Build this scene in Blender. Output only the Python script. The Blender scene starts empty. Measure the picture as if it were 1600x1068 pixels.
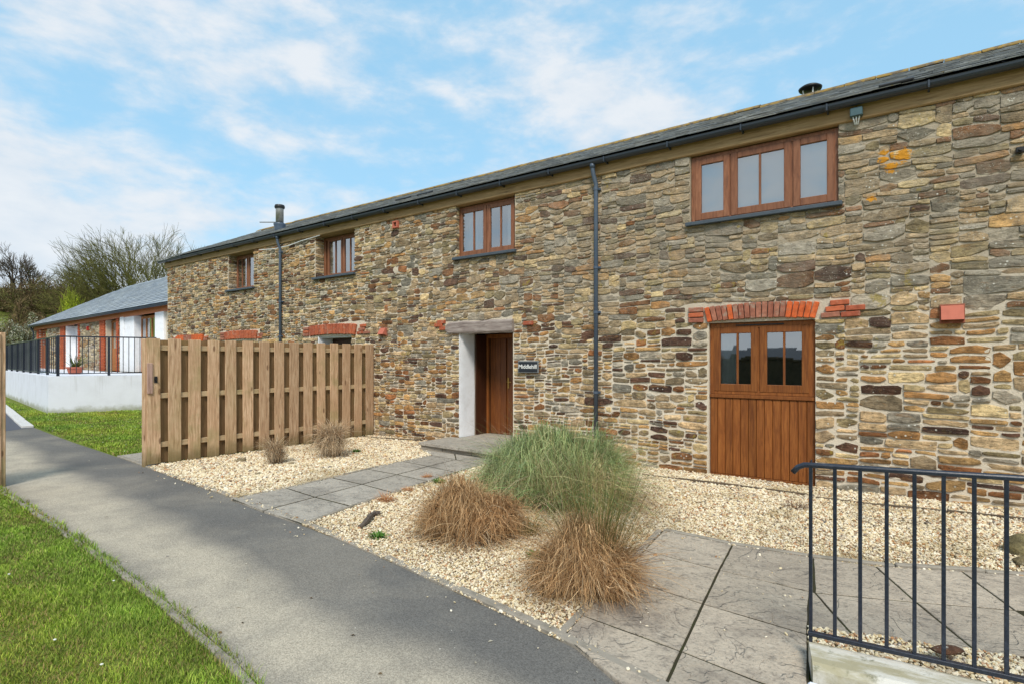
import bpy, math, random
import numpy as np
from mathutils import Vector, Matrix, noise as mnoise
random.seed(7); np.random.seed(7)
SC = bpy.context.scene
COL = SC.collection
# ------------------------------------------------------------------ camera
F = 876.0; CX = 800.0; HY = 562.5; EYE = 1.6; TH = math.radians(35.9)
SN, CS = math.sin(TH), math.cos(TH)
cd = bpy.data.cameras.new('camera'); cam = bpy.data.objects.new('camera', cd); COL.objects.link(cam)
cam.location = (0, 0, EYE); cam.rotation_euler = (math.radians(90), 0, TH)
cd.sensor_width = 36; cd.lens = F / 1600 * 36; cd.shift_y = (HY - 534) / 1600
cd.clip_start = 0.05; cd.clip_end = 3000
SC.camera = cam
# ------------------------------------------------------------------ light
SUN_EL, SUN_AZ = 48, 146          # azimuth of the sun measured clockwise from +Y
SKY_STRENGTH = 0.12; EXPOSURE = 0.60
w = bpy.data.worlds.new('World'); SC.world = w; w.use_nodes = True
nt = w.node_tree; nt.nodes.clear()
def wn(t, **k):
    n = nt.nodes.new(t)
    for a, b in k.items(): setattr(n, a, b)
    return n
L = nt.links.new
out = wn('ShaderNodeOutputWorld'); bg = wn('ShaderNodeBackground'); bg.inputs[1].default_value = SKY_STRENGTH
sky = wn('ShaderNodeTexSky', sky_type='NISHITA', sun_disc=False)
sky.sun_elevation = math.radians(SUN_EL); sky.sun_rotation = math.radians(SUN_AZ)
sky.air_density = 1.0; sky.dust_density = 0.6; sky.ozone_density = 1.5
tc = wn('ShaderNodeTexCoord'); sep = wn('ShaderNodeSeparateXYZ'); L(tc.outputs['Generated'], sep.inputs[0])
def mth(op, a, b=None, clamp=False):
    n = wn('ShaderNodeMath', operation=op, use_clamp=clamp)
    for i, x in enumerate((a, b)):
        if x is None: continue
        if isinstance(x, (int, float)): n.inputs[i].default_value = x
        else: L(x, n.inputs[i])
    return n.outputs[0]
zc = mth('MAXIMUM', sep.outputs[2], 0.0)
zd = mth('ADD', zc, 0.34)
cx_ = mth('DIVIDE', sep.outputs[0], zd); cy_ = mth('DIVIDE', sep.outputs[1], zd)
cmb = wn('ShaderNodeCombineXYZ'); L(cx_, cmb.inputs[0]); L(cy_, cmb.inputs[1])
zs_ = mth('MULTIPLY', sep.outputs[2], 2.3); dcmb = wn('ShaderNodeCombineXYZ'); L(sep.outputs[0], dcmb.inputs[0]); L(sep.outputs[1], dcmb.inputs[1]); L(zs_, dcmb.inputs[2])
def wnoise(scale, detail, rough, off=(0, 0, 0), dist=0.0, rot=0.0, sc=(1, 1, 1)):
    mp = wn('ShaderNodeMapping'); mp.inputs['Location'].default_value = off
    mp.inputs['Rotation'].default_value = (0, 0, rot); mp.inputs['Scale'].default_value = sc
    L(dcmb.outputs[0], mp.inputs[0])
    n = wn('ShaderNodeTexNoise'); n.inputs['Scale'].default_value = scale; n.inputs['Detail'].default_value = detail
    n.inputs['Roughness'].default_value = rough; n.inputs['Distortion'].default_value = dist
    L(mp.outputs[0], n.inputs[0]); return n.outputs[0]
CLOUD_OFF = (8.8, 8.1, 0)
c1 = wnoise(2.4, 3, 0.5, CLOUD_OFF, 0.1)
c2 = wnoise(9.5, 7, 0.58, (8.1, 8.8, 2), 0.15, 0.0, (1, 1, 1))
c3 = wnoise(34.0, 5, 0.6, (0, 0, 5), 0.1)
s = mth('ADD', mth('MULTIPLY', c1, 0.62), mth('ADD', mth('MULTIPLY', c2, 0.42), mth('MULTIPLY', c3, 0.07)))
# more cloud low over the horizon
hz = wn('ShaderNodeMapRange'); L(zc, hz.inputs[0]); hz.inputs[1].default_value = 0.22; hz.inputs[2].default_value = 0.36
hz.inputs[3].default_value = 0.165; hz.inputs[4].default_value = 0.0; hz.interpolation_type = 'SMOOTHSTEP'
s = mth('ADD', s, hz.outputs[0])
cm = wn('ShaderNodeMapRange'); L(s, cm.inputs[0]); cm.inputs[1].default_value = 0.485; cm.inputs[2].default_value = 0.70
cm.interpolation_type = 'SMOOTHSTEP'
cmx = mth('MULTIPLY', cm.outputs[0], 0.90)
tint = wn('ShaderNodeMix', data_type='RGBA', blend_type='MULTIPLY'); tint.inputs[0].default_value = 1
L(sky.outputs[0], tint.inputs[6]); tint.inputs[7].default_value = (1.40, 1.42, 1.22, 1)
# thin veil so the blue is the pale blue of a hazy spring day
veil = wn('ShaderNodeMix', data_type='RGBA'); veil.inputs[0].default_value = 0.78
L(tint.outputs[2], veil.inputs[6]); veil.inputs[7].default_value = (2.0, 3.75, 5.2, 1)
shade = wn('ShaderNodeMix', data_type='RGBA')
cs2 = wn('ShaderNodeMapRange'); L(c2, cs2.inputs[0]); cs2.inputs[1].default_value = 0.35; cs2.inputs[2].default_value = 0.65
L(cs2.outputs[0], shade.inputs[0]); shade.inputs[6].default_value = (3.95, 4.35, 4.8, 1); shade.inputs[7].default_value = (4.75, 4.9, 5.1, 1)
mx = wn('ShaderNodeMix', data_type='RGBA'); L(cmx, mx.inputs[0]); L(veil.outputs[2], mx.inputs[6]); L(shade.outputs[2], mx.inputs[7])
L(mx.outputs[2], bg.inputs[0]); L(bg.outputs[0], out.inputs[0])
sd = bpy.data.lights.new('sun', 'SUN'); sun = bpy.data.objects.new('sun', sd); COL.objects.link(sun)
sd.energy = 2.3; sd.angle = math.radians(16); sd.color = (1, 0.93, 0.82)
az = math.radians(SUN_AZ); el = math.radians(SUN_EL)
sdir = Vector((math.sin(az) * math.cos(el), math.cos(az) * math.cos(el), math.sin(el)))
sun.rotation_euler = sdir.to_track_quat('Z', 'Y').to_euler()
vs = SC.view_settings; vs.view_transform = 'Standard'; vs.look = 'None'; vs.gamma = 1; vs.use_curve_mapping = False; vs.exposure = EXPOSURE
SC.cycles.max_bounces = 6; SC.cycles.transparent_max_bounces = 8

# ------------------------------------------------------------------ pixel helpers (photograph pixel -> a point on a real plane)
def ratio(px):
    u = (px - CX) / F
    return (-SN + CS * u) / (CS + SN * u)
def XW(px, Y=7.96): return Y * ratio(px)
def G(px, py, z=0.0):
    d = F * (EYE - z) / (py - HY); l = (px - CX) / F * d
    return (-d * SN + l * CS, d * CS + l * SN)
def ray(px, py):
    u = (px - CX) / F; v = (HY - py) / F
    return Vector((-SN + CS * u, CS + SN * u, v))
def at(px, py, d):
    r = ray(px, py); return Vector((r.x * d, r.y * d, EYE + r.z * d))
def ZW(px, py, Y=7.96):
    r = ray(px, py); return EYE + r.z * Y / r.y

def srgb(r, g, b):
    f = lambda x: x / 12.92 if x <= 0.04045 else ((x + 0.055) / 1.055) ** 2.4
    return (f(r / 255), f(g / 255), f(b / 255), 1.0)

# ------------------------------------------------------------------ scene graph helpers
ROOT = {}
def thing(name, label, cat, loc=(0, 0, 0), rz=0.0, group=None):
    o = bpy.data.objects.new(name, None); COL.objects.link(o)
    o.location = loc; o.rotation_euler = (0, 0, rz); o.empty_display_size = 0.1
    o['label'] = label; o['category'] = cat
    if group: o['group'] = group
    if rz == 0.0: ROOT[o.name] = Vector(loc)
    return o
def tag(o, label, cat, group=None):
    o['label'] = label; o['category'] = cat
    if group: o['group'] = group
    return o
def link(name, me, mat=None, parent=None, local=False, loc=None, rot=None):
    o = bpy.data.objects.new(name, me); COL.objects.link(o)
    if mat and not me.materials: me.materials.append(mat)
    if loc is not None: o.location = loc
    if rot is not None: o.rotation_euler = rot
    if parent:
        o.parent = parent
        if not local and parent.name in ROOT: o.matrix_parent_inverse = Matrix.Translation(-ROOT[parent.name])
    return o
class MB:
    def __init__(s): s.v = []; s.f = []; s.c = []
    def add(s, vs, fs, col=None):
        n = len(s.v); s.v.extend(vs); s.f.extend([tuple(i + n for i in f) for f in fs])
        s.c.extend([col or (1, 1, 1, 1)] * len(vs))
    def box(s, x0, x1, y0, y1, z0, z1, ch=0.0, col=None, M=None):
        if x0 > x1: x0, x1 = x1, x0
        if y0 > y1: y0, y1 = y1, y0
        if z0 > z1: z0, z1 = z1, z0
        if ch <= 0:
            vs = [(x, y, z) for x in (x0, x1) for y in (y0, y1) for z in (z0, z1)]
            fs = [(0, 1, 3, 2), (4, 6, 7, 5), (0, 4, 5, 1), (2, 3, 7, 6), (0, 2, 6, 4), (1, 5, 7, 3)]
        else:
            ch = min(ch, (x1 - x0) * .45, (y1 - y0) * .45, (z1 - z0) * .45)
            B = ((x0, x1), (y0, y1), (z0, z1)); vs = []; idx = {}
            for i in (0, 1):
                for j in (0, 1):
                    for k in (0, 1):
                        for a in range(3):
                            p = [B[0][i], B[1][j], B[2][k]]
                            for q, sgn in zip(range(3), (i, j, k)):
                                if q != a: p[q] += ch * (1 if sgn == 0 else -1)
                            idx[(i, j, k, a)] = len(vs); vs.append(tuple(p))
            fs = []
            for a in range(3):
                o1, o2 = [q for q in range(3) if q != a]
                for e in (0, 1):
                    q = []
                    for s1, s2 in ((0, 0), (1, 0), (1, 1), (0, 1)):
                        t = [0, 0, 0]; t[a] = e; t[o1] = s1; t[o2] = s2; q.append(idx[(*t, a)])
                    fs.append(tuple(q) if (e == 1) != (a == 1) else tuple(q[::-1]))
            for a in range(3):                      # edges running along axis a
                o1, o2 = [q for q in range(3) if q != a]
                for s1 in (0, 1):
                    for s2 in (0, 1):
                        t0 = [0, 0, 0]; t0[o1] = s1; t0[o2] = s2; t1 = list(t0); t1[a] = 1
                        fs.append((idx[(*t0, o1)], idx[(*t1, o1)], idx[(*t1, o2)], idx[(*t0, o2)]))
            for i in (0, 1):
                for j in (0, 1):
                    for k in (0, 1): fs.append((idx[(i, j, k, 0)], idx[(i, j, k, 1)], idx[(i, j, k, 2)]))
        if M is not None: vs = [tuple(M @ Vector(p)) for p in vs]
        s.add(vs, fs, col)
    def tube(s, pts, rad, n=8, col=None, caps=True):
        pts = [Vector(p) for p in pts]; rings = []; prev = None; vs = []
        for i, p in enumerate(pts):
            d = (pts[min(i + 1, len(pts) - 1)] - pts[max(i - 1, 0)]).normalized()
            a = prev - d * prev.dot(d) if prev is not None else d.orthogonal()
            if a.length < 1e-6: a = d.orthogonal()
            a.normalize(); prev = a; b = d.cross(a)
            r = rad[i] if isinstance(rad, (list, tuple)) else rad
            for k in range(n):
                t = 2 * math.pi * k / n
                vs.append(tuple(p + (a * math.cos(t) + b * math.sin(t)) * r))
        fs = [(i * n + k, i * n + (k + 1) % n, (i + 1) * n + (k + 1) % n, (i + 1) * n + k) for i in range(len(pts) - 1) for k in range(n)]
        if caps: fs += [tuple(range(n))[::-1], tuple((len(pts) - 1) * n + k for k in range(n))]
        s.add(vs, fs, col)
    def lathe(s, prof, cx=0, cy=0, n=20, col=None):
        vs = []; m = len(prof)
        for r, z in prof:
            for k in range(n):
                t = 2 * math.pi * k / n; vs.append((cx + r * math.cos(t), cy + r * math.sin(t), z))
        fs = [(i * n + k, i * n + (k + 1) % n, (i + 1) * n + (k + 1) % n, (i + 1) * n + k) for i in range(m - 1) for k in range(n)]
        fs += [tuple(range(n))[::-1], tuple((m - 1) * n + k for k in range(n))]
        s.add(vs, fs, col)
    def prism(s, poly, z0, z1, col=None):
        n = len(poly)
        ar = sum(poly[i][0] * poly[(i + 1) % n][1] - poly[(i + 1) % n][0] * poly[i][1] for i in range(n))
        if ar < 0: poly = poly[::-1]
        vs = [(x, y, z0) for x, y in poly] + [(x, y, z1) for x, y in poly]
        fs = [tuple(range(n))[::-1], tuple(range(n, 2 * n))] + [(i, (i + 1) % n, n + (i + 1) % n, n + i) for i in range(n)]
        s.add(vs, fs, col)
    def mesh(s, name, smooth=False, cols=False):
        me = bpy.data.meshes.new(name); me.from_pydata(s.v, [], s.f)
        if cols:
            a = me.attributes.new('Col', 'FLOAT_COLOR', 'POINT'); a.data.foreach_set('color', np.array(s.c, dtype=np.float32).ravel())
        if smooth: me.shade_smooth()
        me.update(); return me
    def build(s, name, mat, parent=None, smooth=False, cols=False, local=False, **k):
        return link(name, s.mesh(name, smooth, cols), mat, parent, local, **k)
def fastmesh(name, V, Fq, mat, cols=None, smooth=False, nv=None):
    me = bpy.data.meshes.new(name); k = Fq.shape[1]
    me.vertices.add(len(V)); me.vertices.foreach_set('co', V.astype(np.float32).ravel())
    me.loops.add(Fq.size); me.loops.foreach_set('vertex_index', Fq.astype(np.int32).ravel())
    me.polygons.add(len(Fq)); me.polygons.foreach_set('loop_start', np.arange(0, Fq.size, k, dtype=np.int32))
    if cols is not None:
        a = me.attributes.new('Col', 'FLOAT_COLOR', 'POINT'); a.data.foreach_set('color', cols.astype(np.float32).ravel())
    me.update(calc_edges=True); me.validate()
    if smooth: me.shade_smooth()
    me.materials.append(mat); return me
def structure(o): o['kind'] = 'structure'; return o
def stuff(o): o['kind'] = 'stuff'; return o

# ------------------------------------------------------------------ materials
class Mat:
    def __init__(s, name, rough=0.8, base=(0.5, 0.5, 0.5, 1), spec=0.5, metal=0.0):
        s.m = bpy.data.materials.new(name); s.m.use_nodes = True; s.t = s.m.node_tree
        s.b = s.t.nodes['Principled BSDF']; s.b.inputs['Roughness'].default_value = rough
        s.b.inputs['Base Color'].default_value = base; s.b.inputs['Metallic'].default_value = metal
        s.b.inputs['Specular IOR Level'].default_value = spec
    def n(s, t, **k):
        n = s.t.nodes.new(t)
        for a, b in k.items(): setattr(n, a, b)
        return n
    def l(s, a, b): s.t.links.new(a, b)
    def set(s, sock, v):
        if isinstance(v, (int, float, tuple)): sock.default_value = v
        else: s.l(v, sock)
    def pos(s, sc=(1, 1, 1), kind='pos', off=None):
        if kind == 'pos': o = s.n('ShaderNodeNewGeometry').outputs['Position']
        else: o = s.n('ShaderNodeTexCoord').outputs['Object']
        if off is not None:
            a = s.n('ShaderNodeVectorMath', operation='ADD'); s.l(o, a.inputs[0]); s.l(off, a.inputs[1]); o = a.outputs[0]
        m = s.n('ShaderNodeMapping'); m.inputs['Scale'].default_value = sc; s.l(o, m.inputs[0]); return m.outputs[0]
    def rand(s): return s.n('ShaderNodeObjectInfo').outputs['Random']
    def randoff(s, k=13.0):
        m = s.n('ShaderNodeMath', operation='MULTIPLY'); s.l(s.rand(), m.inputs[0]); m.inputs[1].default_value = k
        c = s.n('ShaderNodeCombineXYZ')
        for i in range(3): s.l(m.outputs[0], c.inputs[i])
        return c.outputs[0]
    def noise(s, v, scale=5, detail=4, rough=0.55, dist=0.0):
        n = s.n('ShaderNodeTexNoise'); s.l(v, n.inputs[0]); n.inputs['Scale'].default_value = scale
        n.inputs['Detail'].default_value = detail; n.inputs['Roughness'].default_value = rough; n.inputs['Distortion'].default_value = dist
        return n.outputs[0]
    def vor(s, v, scale=5, feat='F1', rnd=1.0, o='Distance'):
        n = s.n('ShaderNodeTexVoronoi', feature=feat); s.l(v, n.inputs[0]); n.inputs['Scale'].default_value = scale
        n.inputs['Randomness'].default_value = rnd; return n.outputs[o]
    def rng(s, v, a, b, c=0.0, d=1.0, smooth=True):
        n = s.n('ShaderNodeMapRange'); s.set(n.inputs[0], v)
        for i, x in enumerate((a, b, c, d)): n.inputs[i + 1].default_value = x
        if smooth: n.interpolation_type = 'SMOOTHSTEP'
        return n.outputs[0]
    def math(s, op, a, b=0.0, clamp=False):
        n = s.n('ShaderNodeMath', operation=op, use_clamp=clamp); s.set(n.inputs[0], a); s.set(n.inputs[1], b); return n.outputs[0]
    def mix(s, f, a, b, mode='MIX'):
        n = s.n('ShaderNodeMix', data_type='RGBA', blend_type=mode); s.set(n.inputs[0], f); s.set(n.inputs[6], a); s.set(n.inputs[7], b); return n.outputs[2]
    def ramp(s, f, stops):
        n = s.n('ShaderNodeValToRGB'); e = n.color_ramp.elements
        while len(e) < len(stops): e.new(0.5)
        for x, (p, c) in zip(e, stops): x.position = p; x.color = c
        s.l(f, n.inputs[0]); return n.outputs[0]
    def attr(s): 
        n = s.n('ShaderNodeAttribute'); n.attribute_name = 'Col'; return n.outputs['Color']
    def scale(s, col, f):                 # multiply colour by a float socket
        c = s.n('ShaderNodeVectorMath', operation='SCALE'); s.l(col, c.inputs[0]); s.set(c.inputs[3], f); return c.outputs[0]
    def bump(s, h, strength=0.5, dist=0.01):
        n = s.n('ShaderNodeBump'); s.l(h, n.inputs['Height']); n.inputs['Strength'].default_value = strength
        n.inputs['Distance'].default_value = dist; s.l(n.outputs[0], s.b.inputs['Normal'])
    def col(s, c): s.set(s.b.inputs['Base Color'], c); return s
    def rough(s, c): s.set(s.b.inputs['Roughness'], c); return s
def sep(m, v):
    n = m.n('ShaderNodeSeparateXYZ'); m.l(v, n.inputs[0]); return n.outputs

def make_stone():
    m = Mat('rubble_stone', 0.85, spec=0.25); p = m.pos((1, 1, 1.5)); P = m.n('ShaderNodeNewGeometry').outputs['Position']
    c = m.mix(1.0, m.attr(), (1.06, 1.0, .955, 1), 'MULTIPLY')
    c = m.scale(c, m.rng(m.noise(p, 8, 7, 0.72), 0.30, 0.70, 0.45, 1.55))
    rust = m.rng(m.noise(p, 11, 4, 0.6, 0.4), 0.52, 0.70, 0, 0.65)
    c = m.mix(rust, c, m.scale(m.attr(), .8), 'MIX')
    c = m.mix(m.rng(m.noise(m.pos((1, 1, 3)), 5.3, 3, 0.6, .6), 0.58, 0.70, 0, 0.34), c, srgb(160, 116, 68))
    c = m.mix(m.rng(m.noise(p, 24, 5, 0.75), 0.53, 0.70, 0, 0.7), c, srgb(66, 54, 44))
    c = m.mix(m.rng(m.noise(p, 19, 5, 0.75), 0.56, 0.72, 0, 0.5), c, srgb(190, 178, 148))
    # grey lichen bloom on the high, old part of the wall to the right
    xyz = sep(m, P)
    hi = m.math('MULTIPLY', m.rng(xyz[2], 1.8, 3.0), m.rng(xyz[0], -9.5, -2.5, 0.15, 1.0))
    veil = m.math('MULTIPLY', hi, m.rng(m.noise(P, 2.2, 6, 0.7), 0.34, 0.66, 0.05, 0.60))
    c = m.mix(veil, c, m.mix(m.noise(P, 9, 3), srgb(126, 112, 98), srgb(176, 168, 150)))
    spot = m.math('MULTIPLY', m.rng(m.vor(P, 16), 0.13, 0.19, 1, 0), m.rng(m.noise(P, 2.7, 2), 0.50, 0.60))
    c = m.mix(m.math('MULTIPLY', spot, m.rng(xyz[0], -6, -1.5, 0.1, 0.9)), c, srgb(215, 212, 200))
    tiny = m.math('MULTIPLY', m.rng(m.vor(P, 46), 0.16, 0.24, 1, 0), m.rng(m.noise(P, 4.7, 2), 0.48, 0.58))
    c = m.mix(m.math('MULTIPLY', tiny, m.rng(xyz[2], 1.2, 3, 0.15, 0.7)), c, srgb(196, 194, 182))
    yel = m.math('MULTIPLY', m.rng(m.noise(P, 6, 4, 0.7), 0.58, 0.68), m.rng(m.noise(P, 0.9, 2), 0.45, 0.6, 0.1, 0.65))
    c = m.mix(yel, c, srgb(160, 140, 62))
    # the patch of orange lichen to the right of the big upper window
    for (qx, qy, r) in ((1385, 246, .13), (1412, 243, .12), (1392, 262, .10), (1362, 310, .07)):
        q = (XW(qx), 7.93, ZW(qx, qy))
        d = m.n('ShaderNodeVectorMath', operation='DISTANCE'); m.l(P, d.inputs[0]); d.inputs[1].default_value = q
        f = m.math('ADD', d.outputs['Value'], m.math('MULTIPLY', m.math('SUBTRACT', m.noise(P, 22, 4, .7), 0.5), 0.22))
        c = m.mix(m.rng(f, r * .55, r * .8, 0.92, 0), c, srgb(214, 146, 30))
    m.col(c)
    lay = m.noise(m.pos((1, 1, 4.5)), 8, 6, 0.72)
    h = m.math('ADD', m.math('MULTIPLY', m.noise(P, 14, 8, 0.7), 1.0), m.math('MULTIPLY', lay, 0.9))
    m.bump(h, 1.0, 0.028); return m.m
def make_mortar():
    m = Mat('lime_mortar', 0.95, spec=0.1); P = m.pos(); xyz = sep(m, P)
    c = m.mix(m.noise(P, 3, 5, 0.6), srgb(202, 188, 166), srgb(232, 222, 204))
    hi = m.math('MULTIPLY', m.rng(xyz[2], 1.6, 3.2), m.rng(xyz[0], -8, -3, 0.25, 0.85))
    c = m.mix(hi, c, m.mix(m.noise(P, 12, 4), srgb(146, 132, 112), srgb(188, 176, 156)))
    c = m.mix(m.rng(m.noise(P, 28, 5, .7), 0.55, 0.75, 0, .5), c, srgb(110, 96, 80))
    m.col(c); m.bump(m.noise(P, 45, 8, 0.75), 0.9, 0.018); return m.m
def make_wood(name, a, b, dark, grain=(14, 14, 1.1), rough=0.5, var=0.25, green=None, knots=False, spec=0.4, bump=.25, foot=False):
    m = Mat(name, rough, spec=spec); off = m.randoff(); v = m.pos(grain, 'obj', off); v2 = m.pos((1, 1, 1), 'obj', off)
    g = m.noise(v, 3.0, 6, 0.65, 0.6)
    c = m.ramp(g, [(0.28, dark), (0.46, a), (0.62, b), (0.8, a)])
    c = m.mix(m.rng(m.noise(v2, 2.2, 3), 0.35, 0.7, 0, 0.55), c, a)
    c = m.scale(c, m.rng(m.rand(), 0, 1, 1 - var, 1 + var, False))
    if green:
        gz = sep(m, v2)
        c = m.mix(m.math('MULTIPLY', m.rng(m.noise(v2, 1.7, 4, .6), 0.47, 0.68, 0, 0.55), m.rng(m.rand(), 0.2, 1)), c, green)
    if knots:
        k = m.vor(m.pos((5, 5, 2.0), 'obj', off), 1.0)
        c = m.mix(m.rng(k, 0.07, 0.13, 0.8, 0), c, dark)
    if foot:
        zf = sep(m, m.pos((1, 1, 1), 'obj'))[2]
        f = m.math('ADD', zf, m.math('MULTIPLY', m.math('SUBTRACT', m.noise(v2, 5, 4, .6), .5), .35))
        c = m.mix(m.rng(f, .0, .30, .7, 0), c, srgb(92, 88, 52))
    m.col(c); m.bump(g, bump, 0.004); return m.m
STONE = make_stone(); MORTAR = make_mortar()
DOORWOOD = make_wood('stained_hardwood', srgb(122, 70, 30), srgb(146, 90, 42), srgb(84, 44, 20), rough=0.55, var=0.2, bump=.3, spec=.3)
FRAMEWOOD = make_wood('window_hardwood', srgb(126, 80, 54), srgb(146, 98, 70), srgb(94, 58, 42), rough=0.5, var=0.1, grain=(9, 9, 1.4), bump=.15)
ORANGEWOOD = make_wood('orange_stained_timber', srgb(176, 98, 52), srgb(190, 110, 60), srgb(130, 66, 34), grain=(2, 10, 10), rough=0.55, var=0.08)
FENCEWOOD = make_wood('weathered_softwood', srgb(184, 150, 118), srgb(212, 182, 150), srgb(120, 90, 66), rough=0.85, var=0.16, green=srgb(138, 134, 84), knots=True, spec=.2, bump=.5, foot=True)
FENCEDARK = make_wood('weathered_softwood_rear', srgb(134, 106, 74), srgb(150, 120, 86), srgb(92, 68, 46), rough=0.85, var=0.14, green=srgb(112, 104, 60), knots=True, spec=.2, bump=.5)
RAILWOOD = make_wood('pale_softwood_rail', srgb(176, 152, 118), srgb(196, 172, 138), srgb(140, 114, 84), grain=(8, 1.2, 8), rough=0.85, var=0.06, green=srgb(150, 140, 96), spec=.2)
BEAMWOOD = make_wood('wall_plate_timber', srgb(158, 130, 94), srgb(180, 152, 114), srgb(104, 82, 60), grain=(0.8, 12, 12), rough=0.85, var=0.0, spec=.2, green=srgb(122, 108, 90), bump=.5)
GREYWOOD = make_wood('weathered_grey_timber', srgb(138, 126, 120), srgb(168, 158, 150), srgb(92, 80, 76), grain=(1.2, 12, 9), rough=0.9, var=0.0, spec=.2, bump=.8)
EDGEWOOD = make_wood('dark_edging_timber', srgb(92, 80, 66), srgb(116, 102, 84), srgb(60, 50, 42), grain=(1.2, 9, 9), rough=0.95, var=0.1, spec=.2, bump=.8)

def simple(name, col, rough=0.5, metal=0.0, spec=0.5, dirt=0.2, scale=6, bump=0.0, dcol=None):
    m = Mat(name, rough, col, spec, metal); P = m.pos()
    d = dcol or (col[0] * .45, col[1] * .45, col[2] * .45, 1)
    n = m.noise(P, scale, 6, 0.65)
    m.col(m.mix(m.rng(n, 0.42, 0.75, 0, dirt), col, d))
    if bump: m.bump(m.noise(P, scale * 6, 6, .6), bump, 0.006)
    return m.m
def make_brick(name, a, b, pale):
    m = Mat(name, 0.85, spec=.2); P = m.pos()
    c = m.mix(m.rand(), a, b)
    c = m.scale(c, m.rng(m.noise(P, 16, 5, .6), .3, .7, .75, 1.2))
    c = m.mix(m.rng(m.noise(P, 9, 5, .7), 0.52, 0.68, 0, 0.75), c, pale)
    m.col(c); m.bump(m.noise(P, 60, 6, .7), .5, .006); return m.m
BRICK = make_brick('orange_red_brick', srgb(184, 100, 68), srgb(156, 84, 62), srgb(172, 138, 118))
BRICKOLD = make_brick('weathered_red_brick', srgb(148, 92, 74), srgb(164, 110, 90), srgb(156, 140, 124))
BRICKCLEAN = make_brick('clean_orange_brick', srgb(186, 96, 62), srgb(172, 84, 54), srgb(190, 124, 94))
GUTTER = simple('dark_blue_grey_metal', srgb(44, 54, 66), 0.38, 0.0, 0.6, 0.25, 4)
PIPE = simple('blue_grey_downpipe', srgb(70, 84, 102), 0.42, 0.0, 0.5, 0.35, 5, dcol=srgb(96, 104, 110))
RAILPAINT = simple('navy_black_paint', srgb(26, 32, 46), 0.35, 0.0, 0.6, 0.3, 60, dcol=srgb(74, 82, 98), bump=.15)
SILL = simple('slate_sill', srgb(72, 82, 92), 0.55, 0, .4, .4, 9, .2)
RENDER = simple('white_render', srgb(222, 225, 234), 0.9, 0, .2, .25, 3, .25, dcol=srgb(186, 184, 182))
def make_render():
    m = Mat('white_render_stained', .9, spec=.2); P = m.pos(); z = sep(m, P)[2]
    c = m.mix(m.rng(m.noise(P, 2, 5, .6), .4, .7, 0, .3), srgb(222, 225, 234), srgb(196, 198, 204))
    c = m.mix(m.math('MULTIPLY', m.rng(m.noise(m.pos((9, 9, .5)), 1.0, 5, .65), .52, .72, 0, .4), m.rng(z, .3, 1.1)), c, srgb(150, 148, 140))
    f = m.math('ADD', z, m.math('MULTIPLY', m.math('SUBTRACT', m.noise(P, 3, 5, .65), .5), .4))
    c = m.mix(m.rng(f, .02, .22, .75, 0), c, srgb(140, 142, 112)); m.col(c); m.bump(m.noise(P, 18, 6), .25, .006); return m.m
STAINED = make_render()
WHITEWASH = simple('whitewashed_masonry', srgb(236, 238, 242), 0.9, 0, .2, .3, 6, .6, dcol=srgb(190, 186, 180))
TERRACOTTA = simple('terracotta', srgb(184, 106, 86), 0.75, 0, .3, .35, 12, .2, dcol=srgb(150, 84, 70))
DARKROOM = simple('dark_interior', srgb(38, 34, 32), 0.95, 0, .1, 0, 4)
CURTAIN = simple('white_curtain', srgb(226, 230, 232), 0.9, 0, .1, .1, 4)
BLIND = simple('pale_blue_grey_blind', srgb(214, 230, 240), 0.9, 0, .1, .0, 4)
STEEL = simple('weathered_steel', srgb(150, 148, 142), 0.35, 0.7, .5, .5, 10)
COWL = simple('sooty_cowl', srgb(40, 40, 42), 0.5, 0.3, .5, .3, 10)
def make_glass():
    m = Mat('window_glass'); t = m.t; t.nodes.remove(m.b); o = [n for n in t.nodes if n.type == 'OUTPUT_MATERIAL'][0]
    tr = m.n('ShaderNodeBsdfTransparent'); tr.inputs[0].default_value = (.90, .94, .94, 1)
    gl = m.n('ShaderNodeBsdfGlossy'); gl.inputs['Roughness'].default_value = 0.015; gl.inputs[0].default_value = (.95, .98, 1, 1)
    fr = m.n("ShaderNodeFresnel"); fr.inputs[0].default_value = 1.9
    mx = m.n('ShaderNodeMixShader'); m.l(m.math('ADD', m.math('MULTIPLY', fr.outputs[0], 1.5), 0.22, True), mx.inputs[0]); m.l(tr.outputs[0], mx.inputs[1]); m.l(gl.outputs[0], mx.inputs[2])
    m.l(mx.outputs[0], o.inputs[0]); return m.m
GLASS = make_glass()
def make_slate(name='roof_slate'):
    m = Mat(name, 0.5, spec=.5); P = m.pos()
    c = m.attr(); c = m.scale(c, m.rng(m.noise(P, 10, 5, .6), .3, .7, .75, 1.25))
    c = m.mix(m.rng(m.noise(P, 1.2, 3, .6), 0.45, 0.7, 0, 0.4), c, srgb(120, 124, 126))
    c = m.mix(m.rng(m.noise(P, 22, 4, .6), 0.62, 0.72, 0, 0.6), c, srgb(150, 148, 132))
    c = m.mix(m.math('MULTIPLY', m.rng(m.noise(P, 7, 4, .6), 0.64, 0.70, 0, 0.7), m.rng(m.noise(P, .8, 2), .5, .6)), c, srgb(150, 130, 70))
    m.col(c); m.rough(m.rng(m.noise(P, 15, 4), .3, .7, .38, .65)); m.bump(m.noise(m.pos((1, 1, 1)), 40, 6, .6), .35, .004); return m.m
SLATE = make_slate()
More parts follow.
